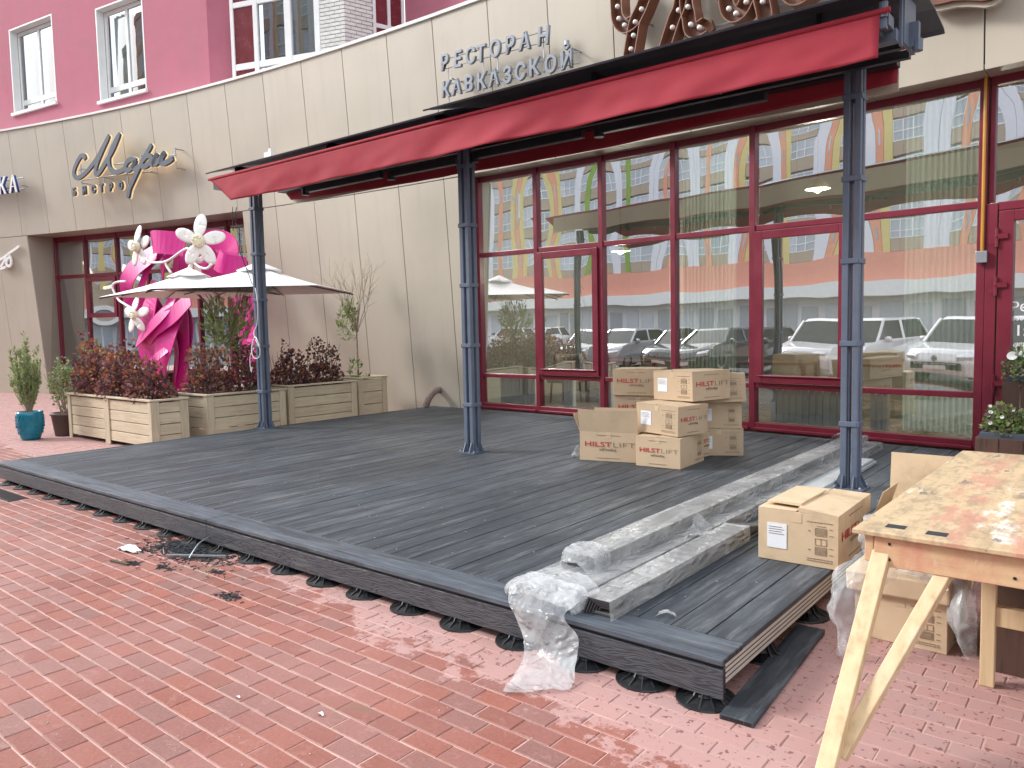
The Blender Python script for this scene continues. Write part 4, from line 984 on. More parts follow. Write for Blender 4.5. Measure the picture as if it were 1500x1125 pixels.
shrub('red tinged shrub at the front of the second planter', -11.1, 6.1, .63, [(0, 0, .2, .42, .34, .26), (-.25, .05, .5, .22, .22, .34), (.2, .1, .46, .18, .2, .3)], 1050, .064, 14, 1.3, .9)
shrub('purple shrub behind the far deck post in the second planter', -11.0, 6.75, .63, [(0, 0, .2, .42, .34, .28), (.1, 0, .5, .28, .26, .28), (-.2, 0, .66, .16, .16, .25)], 1050, .064, 15, .8, .8)
shrub('plum shrub at the near end of the third planter', -11.05, 7.55, .66, [(0, 0, .16, .42, .34, .24), (.1, 0, .40, .25, .25, .26), (-.05, 0, .62, .1, .1, .22)], 950, .06, 16, .55, .7)
shrub('plum shrub with upright pink tips at the far end of the third planter', -11.05, 8.2, .66, [(0, 0, .16, .42, .34, .24), (.16, .1, .42, .16, .16, .3), (-.12, 0, .52, .14, .14, .34), (.05, -.05, .62, .08, .08, .3)], 1000, .06, 17, .6, .8)
def twig_tree(label, x, y, z, h, seed, crown, mats, mw, lean=(0, 0), n=2000, bare=True, size=.07):
    t = thing('young_tree', label, 'tree', (x, y, z)); r = random.Random(seed)
    q = MB(); top = Vector((lean[0], lean[1], h*.45)); q.tube([(0, 0, 0), (lean[0]*.4, lean[1]*.4, h*.2), top], .022, 8, .014); q.obj('trunk', M['barkl'], t)
    q = MB(); tips = []
    for i in range(17):
        a = r.uniform(0, 2*pi); sp = r.uniform(.25, .62); d = Vector((cos(a)*sp, sin(a)*sp*.8, 1)).normalized(); L = h*r.uniform(.34, .58)
        m_ = top+d*L*.5+Vector((r.gauss(0, .05), r.gauss(0, .05), 0)); e = top+d*L+Vector((r.gauss(0, .08), r.gauss(0, .08), 0)); q.tube([top-Vector((0, 0, .05)), m_, e], .007, 5, .002)
        for k in range(5):
            b0 = m_.lerp(e, r.random()); e2 = b0+(d+Vector((r.gauss(0, .5), r.gauss(0, .5), r.gauss(.1, .3)))).normalized()*L*.3; q.tube([b0, e2], .004, 4, .0015); tips.append(e2)
    q.obj('branch', M['barkl'], t)
    q = MB(); foliage(q, crown, n, size, mw, seed+1, 1.1, .17); q.obj('crown', mats, t, kind='stuff'); return t
GR = [M['lf_green'], M['lf_sage'], M['lf_lime'], M['lf_dark']]
grw = lambda p, r: r.choice([0, 0, 1, 1, 2, 3])
twig_tree('thin bare topped tree with one green branch, in the planter by the wall', -11.2, 9.15, .66, 2.15, 21, [(-.26, 0, 1.10, .17, .2, .36), (-.15, 0, 1.35, .12, .12, .2), (.04, -.1, .22, .13, .13, .22), (.2, 0, .05, .16, .1, .06)], GR, grw, (.0, .0), 330, True, .10)
twig_tree('feathery green tree behind the far deck post, under the umbrellas', -11.3, 6.62, .63, 1.75, 22, [(0, 0, 1.15, .40, .40, .42), (-.15, 0, .95, .25, .25, .3)], [M['lf_sage'], M['lf_lime'], M['lf_sage'], M['lf_green']], grw, (-.06, 0), 430, True, .13)
# pots
t = thing('plant_pot', 'turquoise glazed pot with a tall feathery cypress', 'potted plant', (-13.55, 4.45, 0))
q = MB(); q.lathe([(0, .0), (.125, .0), (.145, .05), (.185, .18), (.195, .30), (.19, .40), (.19, .45), (.165, .45), (.165, .40), (0, .40)], 28); q.obj('pot', M['teal'], t, smooth=True)
q = MB()
for z in (.12, .17, .22, .27, .32, .37):
    for j in range(24):
        a = (j+(.5 if int(z*100) % 2 else 0))*pi/12; rr = .157+.16*(z-.05) if z < .2 else .192
        q.box(rr*cos(a)-.006, rr*cos(a)+.006, rr*sin(a)-.006, rr*sin(a)+.006, z-.02, z+.02)
q.obj('relief', M['teal'], t)
q = MB(); q.lathe([(0, .41), (.163, .41)], 16); q.obj('soil', M['soil'], t)
r = random.Random(31); q = MB(); q2 = MB()
for i in range(46):
    a = r.uniform(0, 2*pi); sp = r.uniform(.0, .26); hh = r.uniform(.5, 1.28)*(1-.9*sp); e = Vector((cos(a)*sp, sin(a)*sp, .42+hh)); m_ = Vector((e.x*.7, e.y*.7, .42+hh*.5)); q.tube([(e.x*.1, e.y*.1, .41), m_, e], .006, 4, .002)
    for k in range(70):
        u = r.uniform(.22, 1); p = (m_*(2*u) if u < .5 else m_.lerp(e, 2*u-1)) if False else (Vector((e.x*.1, e.y*.1, .41)).lerp(m_, 2*u) if u < .5 else m_.lerp(e, 2*u-1))
        leaf(q2, p, Vector((r.gauss(0, .5), r.gauss(0, .5), r.gauss(.8, .3))).normalized(), r.uniform(.04, .085), r, r.choice([0, 1, 1, 2]), .16)
q.obj('stem', M['barkl'], t); q2.obj('foliage', [M['lf_green'], M['lf_sage'], M['lf_lime']], t, kind='stuff')
t = thing('plant_pot', 'plain brown tapered pot with a thin small leaved bush', 'potted plant', (-13.60, 4.98, 0))
q = MB(); q.lathe([(0, 0), (.155, 0), (.20, .34), (.215, .34), (.218, .38), (.195, .38), (.18, .33), (0, .33)], 26); q.obj('pot', M['potbrown'], t, smooth=True)
q = MB(); q.lathe([(0, .335), (.18, .335)], 16); q.obj('soil', M['soil'], t)
q = MB(); stems(q, -.06, .06, -.06, .06, .33, .85, 13, random.Random(33), .008, .3); q.obj('stem', M['barkl'], t)
q = MB(); foliage(q, [(0, 0, .86, .22, .22, .28), (.05, 0, 1.1, .14, .14, .2), (-.15, 0, .55, .12, .12, .12)], 800, .045, grw, 34); q.obj('foliage', [M['lf_sage'], M['lf_green'], M['lf_sage'], M['lf_dark']], t, kind='stuff')

# pink ribbon arch
arch = thing('ribbon_arch', 'hot pink arch of wide twisted ribbons with white flowers at the bistro door', 'sculpture', (-16.5, 8.6, 0))
AL = Vector(arch.location)
def band(pts, w, ys, tw=0, name='ribbon', n=6, edge=False):
    P = catmull([(a, 0, z) for a, z in pts], n); k = len(P); Y = catmull([(y, 0, 0) for y in ys], max(1, int(n*(len(pts)-1)/max(1, len(ys)-1)))); q = MB()
    V = []
    for i, p in enumerate(P):
        u = i/(k-1); d = (P[min(i+1, k-1)]-P[max(i-1, 0)]).normalized(); y = Y[min(len(Y)-1, int(u*(len(Y)-1)+.5))].x
        nrm = Vector((-d.z, 0, d.x)); a = tw*(u-.5); s = nrm*cos(a)+Vector((0, 1, 0))*sin(a); c = Vector((p.x, 8.6+y, p.z))-AL; V += [c-s*w/2, c+s*w/2]
    q.add(V, [(2*i, 2*i+1, 2*i+3, 2*i+2) for i in range(k-1)]); o = q.obj(name, M['hot'], arch, smooth=True); sm = o.modifiers.new('thickness', 'SOLIDIFY'); sm.thickness = .022; sm.offset = 0; o.data.polygons.foreach_set('use_smooth', [False]*len(o.data.polygons)); return o
band([(-17.46,3.72),(-16.69,3.66),(-15.88,3.55)], .50, (-.15, -.42, -.2), .25)
band([(-15.95,3.55),(-15.2,3.62),(-14.66,3.45),(-14.60,3.2),(-15.0,2.95)], .42, (.0, .15, .1, -.1), .8)
band([(-14.8,3.15),(-14.40,3.04),(-14.0,2.95)], .42, (-.1, -.2, .1), -.5)
band([(-17.5,3.55),(-18.0,3.3),(-18.35,3.0),(-18.55,2.6),(-18.2,2.1)], .55, (0, -.25, -.3, .1), .9)
band([(-17.45,3.5),(-17.78,3.19),(-18.05,2.7)], .18, (.1, -.1, -.2), .6); band([(-16.95,3.5),(-17.2,3.2),(-17.55,2.75)], .22, (.1, -.05, .1), -.7)
band([(-16.6,3.5),(-16.8,3.15),(-17.15,2.75)], .30, (.0, .05, .2), .5); band([(-15.85,3.5),(-16.05,3.25),(-16.45,3.0),(-16.9,2.85)], .22, (.1, .2, .25), .9)
band([(-17.3,3.2),(-16.6,3.3),(-15.9,3.2),(-15.2,3.1)], .60, (.35, .45, .45, .4), .1); band([(-15.75,3.6),(-15.6,3.2),(-15.9,2.9)], .36, (.15, .3, .3), .4)
band([(-17.50,2.85),(-17.62,2.25),(-17.75,1.75),(-17.9,1.2),(-17.9,.3)], .78, (-.1, -.25, -.2, 0), .5)
band([(-17.0,2.6),(-16.95,2.2),(-17.25,1.85),(-18.15,1.45)], .28, (.1, -.15, -.35, -.3), -.9)
band([(-16.25,2.42),(-16.7,2.08),(-17.3,1.78),(-17.95,1.5)], .42, (.05, -.12, -.3, -.2), .5)
band([(-18.25,2.7),(-18.15,2.0),(-17.95,1.3),(-17.9,.1)], .62, (.1, .0, .05, .1), .3); band([(-17.3,2.9),(-17.05,2.2),(-17.0,1.4),(-17.2,.3)], .55, (.3, .25, .2, .2), .3)
band([(-16.95,2.1),(-17.0,1.5),(-17.3,.9),(-17.6,.2)], .66, (.0, -.2, -.2, .0), -.6)
band([(-16.9,1.30),(-17.15,1.08),(-17.8,.75),(-18.1,.4)], .22, (-.2, -.38, -.3, 0), .6)
band([(-17.2,2.5),(-16.9,2.1),(-16.95,1.6),(-17.2,1.0),(-17.4,.1)], .35, (.25, .35, .3, .2), 1.0)
band([(-18.5,2.7),(-18.1,2.2),(-17.6,1.9),(-17.2,1.2),(-17.7,.05)], .30, (.2, .25, .15, .2), -.8)
band([(-14.3,2.95),(-14.05,2.5),(-14.15,1.9),(-14.0,1.2),(-14.1,.4),(-14.1,.05)], .38, (.1, .2, .1, .2), 1.2)
band([(-14.6,3.1),(-14.3,2.4),(-14.35,1.6),(-14.3,.8),(-14.2,.05)], .30, (.2, .05, .2, .05), -1.2)
def flower(x, z, s, y, seed, face=.0, label=None):
    r = random.Random(seed); t = thing('paper_flower', label, 'flower', (x, 8.6+y, z), 0, 'white flowers on the pink arch')
    t.rotation_euler = (r.uniform(-.12, .12), 0, face)
    for k in range(5):
        a = pi/2+k*2*pi/5+r.uniform(-.15, .15); q = MB()
        def fn(u, v):
            th = 2*pi*u; rr = v; return (cos(th)*rr*.155*s, -.012*s*(1-rr*rr)+.03*s*sin(th)*rr, sin(th)*rr*.27*s)
        q.grid(fn, 24, 3); o = q.obj('petal', M['petal'], t, smooth=True); o.location = (cos(a)*.36*s, .03*k*s*.3, sin(a)*.36*s); o.rotation_euler = (r.uniform(-.2, .2), -(a-pi/2), 0)
        sm = o.modifiers.new('thickness', 'SOLIDIFY'); sm.thickness = .012
    q = MB(); q.lathe([(0, -.10*s), (.12*s, -.07*s), (.17*s, 0), (.15*s, .05*s)], 14); o = q.obj('flower_centre', M['petalc'], t, smooth=True); o.rotation_euler = (pi/2, 0, 0); o.rotation_euler = (-pi/2, 0, 0); o.location = (0, -.06*s, 0)
    for k in range(9):
        a = k*.7; q = MB(); q.lathe([(0, -.04*s), (.035*s, -.02*s), (.04*s, .0), (0, .04*s)], 8); o = q.obj('stamen', M['petalc'], t, smooth=True); o.location = (cos(a)*.1*s, -.13*s, sin(a)*.1*s)
    return t
flower(-17.58, 3.62, .78, -.42, 41, .05, 'white five petalled flower at the upper left of the pink arch')
flower(-14.74, 3.50, .86, -.5, 42, .55, 'largest white flower, on top of the right half of the pink arch')
flower(-17.83, 2.08, .70, -.45, 43, .15, 'white flower low on the left leg of the pink arch')
flower(-15.35, 3.12, .42, -.3, 44, .4, 'small white flower with a red centre inside the pink arch')
q = MB()
for l in ([(-17.14,3.33),(-16.96,3.23),(-16.24,3.20),(-15.33,3.40),(-15.15,3.16),(-14.92,3.00),(-14.61,2.94),(-14.41,3.01)], [(-16.05,2.93),(-16.25,3.11),(-16.28,3.22)], [(-18.22,2.88),(-18.74,2.88),(-18.92,2.77),(-18.68,2.50),(-18.44,2.39),(-17.85,2.21)]):
    q.tube([(p.x, 8.15, p.z) for p in catmull([(a, 0, z) for a, z in l], 6)], .028, 8)
tag(q.obj('tube_stems', M['white'], smooth=True), 'white curling tube stems draped over the pink arch', 'tube')
q = MB(); q.lathe([(0, -.2), (.1, -.17), (.17, -.1), (.2, 0), (.17, .1), (.1, .17), (0, .2)], 18); o = q.obj('mirror_ball', M['rim'], smooth=True); o.location = (-17.85, 8.1, .85)
tag(o, 'shiny silver ball behind the shrubs at the foot of the pink arch', 'ball')

# umbrellas
def umbrella(label, c, half, zr, za, rz, pole, n=4):
    t = thing('garden_umbrella', label, 'umbrella', (c[0], c[1], 0), rz, 'white umbrellas of the bistro')
    cn = [Vector((half*(1 if k in (0, 3) else -1), half*(1 if k < 2 else -1), zr)) for k in range(4)]; ap = Vector((0, 0, za))
    q = MB()
    for k in range(4):
        A, B = cn[k], cn[(k+1) % 4]; mid = (A+B)/2; mid.z -= .0
        def fn(u, v):
            e = A.lerp(B, u); p = ap.lerp(e, v); p.z -= .05*sin(pi*v)*(1-abs(2*u-1)*.4)+.03*(1-(2*u-1)**2)*v*0; return p
        q.grid(fn, 8, 8)
    o = q.obj('canopy', M['umb'], t, smooth=False); sm = o.modifiers.new('thickness', 'SOLIDIFY'); sm.thickness = .006; sm.offset = -1
    q = MB(); q.grid(lambda u, v: (cos(2*pi*u)*(.02+.34*v), sin(2*pi*u)*(.02+.34*v), za+.075-.15*v+.012*v*sin(8*pi*u)), 32, 4); o = q.obj('vent_cap', M['umb'], t, smooth=True); sm = o.modifiers.new('thickness', 'SOLIDIFY'); sm.thickness = .006
    for k in range(4):
        for p, rr in ((cn[k], .011), ((cn[k]+cn[(k+1) % 4])/2, .009)):
            q = MB(); q.tube([ap-Vector((0, 0, .07)), ap.lerp(p, .5)-Vector((0, 0, .085)), p-Vector((0, 0, .025))], rr, 6); q.obj('rib', M['bronze'], t)
    q = MB(); inv = Matrix.Rotation(-rz, 4, 'Z'); pb, pm, pt = [inv @ (Vector(p)-Vector((c[0], c[1], 0))) for p in pole]
    q.tube([pb, pm], .03, 10); q.tube(catmull([pm, pt, (pt+ap)/2-Vector((0, 0, .1)), ap-Vector((0, 0, .16))], 6), .024, 10); q.box(pb.x-.3, pb.x+.3, pb.y-.3, pb.y+.3, 0, .06); q.lathe([(0, -.06), (.05, -.06), (.05, .06), (0, .06)], 10, tuple(pb.lerp(pm, .5))); q.obj('pole', M['bronze'], t)
    return t
umbrella('right white umbrella, its leaning bronze pole standing behind the third planter', (-11.24, 7.2), 1.27, 2.30, 2.70, radians(39), [(-12.05, 7.75, 0), (-12.2, 7.82, 1.9), (-12.0, 7.7, 2.15)])
umbrella('left white umbrella in front of the pink arch, partly behind the right one', (-12.92, 6.87), 1.13, 2.30, 2.70, radians(84), [(-14.2, 8.1, 0), (-14.0, 7.9, 1.9), (-13.8, 7.7, 2.15)])
# drain pipe
tag(MB().tube(catmull([(-9.80, 9.93, .50), (-9.80, 9.82, .515), (-9.80, 9.70, .47), (-9.82, 9.60, .36), (-9.84, 9.55, .225)], 6), .062, 16, .058).obj('drain_pipe', M['rust'], smooth=True), 'stubby rough brown elbow pipe coming out of the wall onto the deck', 'pipe')
# ------------------------------------------------------------------ cartons
def tubeless(mb): return mb
def carton(label, near, yaw, a, b_, h, z, side='long', opened=False, tilt=(0, 0), lab=True, mt='card', gap=True, front_brand=False, right_brand=True, tape=True, group='shipping cartons', flaps=None):
    """near = the bottom corner that faces the camera; a along the front to the left, b_ into depth"""
    t = thing('carton', label, 'carton', (near[0], near[1], z), yaw, group)
    t.rotation_euler = (tilt[0], tilt[1], yaw)
    w = .005
    q = MB(); q.box(-a, 0, 0, w, 0, h); q.box(-a, 0, b_-w, b_, 0, h); q.box(-a, -a+w, w, b_-w, 0, h); q.box(-w, 0, w, b_-w, 0, h); q.box(-a+w, -w, w, b_-w, 0, w)
    o = bevel(q.obj('body', M[mt], t), .004, 2)
    r = random.Random(int(abs(near[0]*1000+near[1]*77)))
    if not opened:
        q = MB(); g = .006
        q.hexa([(-a, 0, h), (-a/2-g, 0, h+.001), (-a/2-g, b_, h+.001), (-a, b_, h), (-a, 0, h+w), (-a/2-g, 0, h+w+r.uniform(.001, .006)), (-a/2-g, b_, h+w+r.uniform(0, .004)), (-a, b_, h+w)])
        q.obj('flap', M[mt], t)
        q = MB(); u = r.uniform(.006, .03)
        q.hexa([(-a/2+g, 0, h+.001), (0, 0, h), (0, b_, h), (-a/2+g, b_, h+.001), (-a/2+g, 0, h+w+u), (0, 0, h+w), (0, b_, h+w), (-a/2+g, b_, h+w+u*.3)])
        q.obj('flap', M[mt], t)
    else:
        for fl in flaps or (('back', -.15, .2), ('left', .4, .18), ('front', .12, .23)):
            q = MB(); s, lean, L = fl
            if s == 'front': P = [(-a, 0, h), (0, 0, h), (0, w, h), (-a, w, h), (-a-.01, -lean*L, h+L), (-.0, -lean*L, h+L), (0, w-lean*L, h+L), (-a, w-lean*L, h+L)]
            elif s == 'back': P = [(-a, b_-w, h), (0, b_-w, h), (0, b_, h), (-a, b_, h), (-a, b_-w-lean*L, h+L), (0, b_-w-lean*L, h+L), (0, b_-lean*L, h+L), (-a, b_-lean*L, h+L)]
            elif s == 'left': P = [(-a, 0, h), (-a+w, 0, h), (-a+w, b_, h), (-a, b_, h), (-a-lean*L, 0, h+L), (-a+w-lean*L, 0, h+L), (-a+w-lean*L, b_*.9, h+L), (-a-lean*L, b_*.9, h+L)]
            else: P = [(-w, 0, h), (0, 0, h), (0, b_, h), (-w, b_, h), (-w+lean*L, 0, h+L), (lean*L, 0, h+L), (lean*L, b_*.9, h+L), (-w+lean*L, b_*.9, h+L)]
            q.hexa(P); q.obj('flap', M[mt], t)
    def print_front(face):
        # face 'f': plane y=0 facing -y ; 'r': plane x=0 facing +x
        L = a if face == 'f' else b_
        def at_(u, v): return (-a+u, -.0035, v) if face == 'f' else (.0035, u, v)
        rot = (pi/2, 0, 0) if face == 'f' else (pi/2, 0, pi/2)
        return L, at_, rot
    def brand(face):
        L, at_, rot = print_front(face); s = min(L*.135, .078)
        text('print', 'HILST', s*.92, M['inkr'], t, at_(L*.08, h*.50), rot, .0008, .0004, sx=1.10*L*.185/s/1.0)
        text('print', 'LIFT', s*.95, M['inkg'], t, at_(L*.565, h*.495), rot, .0008, -.0018, sx=1.25*L*.185/s)
        text('print', 'self leveling', s*.5, M['inkl'], t, at_(L*.34, h*.37), rot, .0008, .0005)
        q = MB()
        for v in (.88, .10):
            for k in range(9):
                p0, p1 = at_(L*(.30+.045*k), h*v), at_(L*(.335+.045*k), h*(v+.02))
                if face == 'f': q.box(p0[0], p1[0], -.0030, -.0004, p0[2], p1[2])
                else: q.box(.0004, .0030, p0[1], p1[1], p0[2], p1[2])
        q.obj('print', M['inkl'], t)
    def marks(face):
        L, at_, rot = print_front(face); q = MB()
        def rect(u0, u1, v0, v1):
            p0, p1 = at_(u0, v0), at_(u1, v1)
            if face == 'f': q.box(p0[0], p1[0], -.0030, -.0004, p0[2], p1[2])
            else: q.box(.0004, .0030, p0[1], p1[1], p0[2], p1[2])
        def frame(u0, u1, v0, v1, s=.0022):
            rect(u0, u1, v0, v0+s); rect(u0, u1, v1-s, v1); rect(u0, u0+s, v0+s, v1-s); rect(u1-s, u1, v0+s, v1-s)
        for v in (.24, .60):
            frame(L*.72, L*.86, h*v, h*(v+.15)); rect(L*.735, L*.845, h*(v+.025), h*(v+.125))
            rect(L*.89, L*.93, h*(v+.14), h*(v+.15)); rect(L*.89, L*.935, h*(v+.02), h*(v+.03)); rect(L*.64, L*.66, h*(v+.07), h*(v+.09))
        frame(L*.72, L*.86, h*.42, h*.55); rect(L*.79, L*.794, h*.43, h*.54)
        for v in (.15, .11, .85): 
            for k in range(8): rect(L*(.62+.04*k), L*(.652+.04*k), h*v, h*(v+.012))
        rect(L*.74, L*.85, h*.78, h*.79)
        q.obj('print', M['inkl'], t)
        if lab:
            q = MB(); r2 = r.uniform(-.01, .01)
            p0, p1 = at_(L*.12, h*.28+r2), at_(L*.37, h*.76+r2)
            if face == 'f': q.box(p0[0], p1[0], -.004, -.0006, p0[2], p1[2])
            else: q.box(.0006, .004, p0[1], p1[1], p0[2], p1[2])
            lo = q.obj('paper_label', M['paper'], t)
            q = MB()
            for k in range(4):
                p0, p1 = at_(L*.14, h*(.55+.045*k)+r2), at_(L*(.34-.03*(k % 2)), h*(.562+.045*k)+r2)
                if face == 'f': q.box(p0[0], p1[0], -.0048, -.0041, p0[2], p1[2])
                else: q.box(.0041, .0048, p0[1], p1[1], p0[2], p1[2])
            q.obj('label_print', M['inkg'], lo)
    if front_brand: brand('f'); marks('r') if right_brand else None
    else: marks('f'); brand('r')
    if tape:
        q = MB(); q.box(-a/2-.025, -a/2+.025, -.0025, -.0006, h*.80, h-.004); q.obj('tape', M['cardwet'], t)
    return t
D2 = DZ+.002
carton('open carton with printed flaps up, front left of the heap', (-3.84, 6.66), radians(14), .62, .45, .30, D2, opened=True, front_brand=True, lab=False)
carton('lidless carton at the front right of the heap, under a tilted one', (-3.33, 6.57), radians(3), .47, .58, .29, D2, front_brand=True, lab=False)
carton('tilted carton with a white label lying on the front right carton', (-3.37, 6.60), radians(-13), .54, .45, .285, D2+.305, tilt=(0, radians(1.5)))
carton('lower slim carton hidden behind the front right ones', (-3.45, 7.16), radians(-2), .48, .46, .29, D2, lab=False)
carton('second slim carton stacked behind the tilted one', (-3.44, 7.18), radians(3), .48, .44, .28, D2+.302, lab=False)
carton('biggest upper carton with a label, resting across the top of the middle stack', (-3.36, 6.90), radians(-18), .55, .54, .29, D2+.62, tilt=(0, radians(-1)))
carton('bottom carton of the back left stack, mostly hidden', (-4.06, 7.62), radians(16), .56, .45, .29, D2, front_brand=True, lab=False)
carton('middle carton of the back left stack, its lettering half hidden', (-4.07, 7.60), radians(17), .55, .45, .28, D2+.302, front_brand=True, lab=False)
carton('topmost carton of the back left stack', (-4.08, 7.58), radians(18), .54, .47, .29, D2+.595, front_brand=True, lab=False)
carton('bottom carton of the right stack, white label on its narrow end', (-3.14, 7.62), radians(30), .50, .42, .28, D2)
carton('middle carton of the right stack, its label slipping down', (-3.15, 7.60), radians(28), .48, .42, .27, D2+.292)
carton('topmost carton of the right stack, tilted towards the window', (-3.06, 7.50), radians(24), .58, .50, .28, D2+.585, tilt=(radians(-2), radians(-3)))
carton('damp carton with a torn notch in its lid, on the deck edge beside the workbench', (-1.24, 4.33), radians(1), .45, .70, .30, D2, mt='cardwet')
carton('carton under the workbench with a second lid lying on top', (-.655, 4.03), radians(-2), .42, .46, .24, .0, lab=False, front_brand=False, right_brand=False, mt='cardwet')
q = MB(); q.box(-.45, .02, -.03, .52, 0, .105); t = bevel(q.obj('cardboard_tray', M['cardwet']), .01, 2); t.location = (-.66, 4.02, .252); t.rotation_euler = (radians(2), radians(-2), radians(-3))
tag(t, 'loose torn cardboard lid on top of the carton under the workbench', 'tray')
carton('open carton behind the workbench, one big flap standing upright', (-.80, 4.95), radians(0), .42, .42, .40, .0, opened=True, lab=False, mt='cardwet', flaps=(('back', -.1, .34), ('left', -.35, .16), ('right', .4, .2)))
# torn notch in the damp lid: a lifted strip
q = MB(); q.hexa([(-1.665, 4.40, .545), (-1.46, 4.38, .545), (-1.47, 4.86, .545), (-1.665, 4.86, .545), (-1.665, 4.40, .551), (-1.46, 4.38, .563), (-1.47, 4.86, .556), (-1.665, 4.86, .551)])
o = q.obj('cardboard_piece', M['cardwet']); tag(o, 'torn cardboard flap lying on the lid of the damp carton', 'cardboard')

# ------------------------------------------------------------------ wrapped bundles
def crumple(fn, nu, nv, amp, sc, seed):
    q = MB()
    def f2(u, v):
        p = Vector(fn(u, v)); n1 = noise.noise_vector(p*sc+Vector((seed, 0, 0))); n2 = noise.noise_vector(p*sc*2.7+Vector((0, seed, 0)))
        return p+n1*amp+n2*amp*.45
    q.grid(f2, nu, nv); return q
def bundle(label, x0, x1, y0, y1, z0, layers, ht, rz=0, wrap=True, y0w=None):
    t = thing('board_bundle', label, 'bundle', (0, 0, 0), 0)
    cx, cy = (x0+x1)/2, y0; t.location = (cx, cy, z0); t.rotation_euler = (0, 0, rz); w = x1-x0; L = y1-y0; r = random.Random(int(x0*-1000)+int(z0*100))
    for k in range(layers):
        q = MB(); s = r.uniform(-.006, .006); e = r.uniform(-.03, .02)
        q.box(-w/2+.004+s, w/2-.004+s, e, L+r.uniform(-.03, .05), k*ht+.002, (k+1)*ht-.002); bevel(q.obj('board', M['joistdark'], t), .003, 1)
    if wrap:
        a = -.03 if y0w is None else y0w-y0; H = layers*ht
        def fn(u, v):
            y = a+(L+.03-a)*u; P = [(-w/2-.006, -.0), (-w/2-.007, H+.004), (w/2+.007, H+.004), (w/2+.007, .0)]
            d = v*3; i = min(2, int(d)); f = d-i; x = P[i][0]+(P[i+1][0]-P[i][0])*f; z = P[i][1]+(P[i+1][1]-P[i][1])*f
            return (x, y, z)
        q = MB()
        def f2(u, v):
            p = Vector(fn(u, v)); pw_ = p+Vector((cx, cy, z0)); n1 = noise.noise(Vector((pw_.x*9, pw_.y*16+pw_.x*10, pw_.z*14))); n2 = noise.noise(pw_*34)
            out = Vector(((p.x > 0)*2-1, 0, 0)) if abs(p.x) > w/2-.001 else Vector((0, 0, 1)); return p+out*(.004+.006*abs(n1)+.003*abs(n2))
        q.grid(f2, 260, 24); q.obj('wrap', M['wrap'], t)
    return t
M['joistdark'] = surf('board_grey_dark', (.085, .085, .085), .5, .2, 5, .1, objvar=.3)
bundle('lower left wrapped bundle of long boards, sticking out furthest towards the deck edge', -2.44, -2.255, 2.98, 8.75, D2, 2, .037)
bundle('lower right wrapped bundle of long boards beneath the upper one', -2.25, -2.075, 3.02, 8.72, D2, 2, .037)
bundle('upper wrapped bundle lying on the two lower ones', -2.37, -2.19, 3.34, 8.60, D2+.080, 2, .037)
t = thing('angle_bundle', 'wrapped bundle of grey angle profiles with open chevron ends on the deck', 'bundle', (-1.945, 2.98, D2))
for k in range(6):
    q = MB(); o_ = k*.012; pr = [(-.085+o_, .055), (-.03+o_, .10-.0), (.06, .035-o_*.0), (.055, .030), (-.03+o_, .092), (-.078+o_, .052)]
    pr = [(-.08+o_, .0), (-.085+o_, .007), (-.055+o_*.8, .085-o_*.75), (.075-o_*.1, .085-o_*.75), (.075-o_*.1, .079-o_*.75), (-.050+o_*.8, .079-o_*.75)]
    q.prism(pr, -.0+k*.006, 1.70+.05*k); q.obj('profile', M['joistdark'], t)
for k, (x0, x1) in enumerate(((-.085, .08),)):
    q = MB(); q.box(-.05, .075, .02, 3.3, .001, .018); bevel(q.obj('board', M['joistdark'], t), .003, 1)
q = MB()
def f3(u, v):
    y = -.03+1.66*u; P = [(-.095, .0), (-.068, .094), (.085, .094), (.09, .0)]; d = v*3; i = min(2, int(d)); f = d-i
    x = P[i][0]+(P[i+1][0]-P[i][0])*f; z = P[i][1]+(P[i+1][1]-P[i][1])*f; n_ = noise.noise(Vector((x*9, y*18, z*9+5))); return (x+.004*n_, y+.01*noise.noise(Vector((x*30, y*7, 1))), z+.004+.005*n_)
q.grid(f3, 160, 21); q.obj('wrap', M['wrap'], t)
q = MB(); q.box(-.068, .07, 0, 2.2, .0, .022); t = q.obj('loose_board', M['galvdust']) if 'galvdust' in M else None
M['filmboard'] = surf('foil_board', (.42, .45, .47), .35, .15, 5, .15)
q.v = []; q.f = []; q.m = []; q.box(-.115, .115, 0, 2.1, .0, .03); q.box(-.105, .10, .03, 2.05, .03, .055); t = bevel(q.obj('wrapped_board', M['filmboard']), .004, 1); t.location = (-2.0, 5.75, D2); t.rotation_euler = (0, 0, radians(.5))
tag(t, 'pale foil wrapped boards behind the near deck post, lying right of the long bundles', 'board')
# loose film over the bundle ends
def filmsheet(name, label, pts, nu=46, nv=30, amp=.02, sc=7, seed=0, mt='film', cat='plastic film'):
    """pts: rows of control points along the sheet"""
    R = [catmull(r_, 6) for r_ in pts]; k = len(R[0])
    Cc = [catmull([r_[i] for r_ in R], 6) for i in range(k)]
    nu_, nv_ = len(Cc)-1, len(Cc[0])-1; q = MB()
    def fn(u, v):
        a, b_ = u*nu_, v*nv_; i, j = min(nu_-1, int(a)), min(nv_-1, int(b_)); f, g_ = a-i, b_-j
        p = Cc[i][j].lerp(Cc[i+1][j], f).lerp(Cc[i][j+1].lerp(Cc[i+1][j+1], f), g_)
        n1 = noise.noise_vector(p*sc+Vector((seed, 1, 2))); n2 = noise.noise_vector(p*sc*3.1+Vector((3, seed, 2))); return p+n1*amp+n2*amp*.4
    q.grid(fn, nu, nv); return tag(q.obj(name, M[mt], smooth=True), label, cat)
Zt = D2+.082
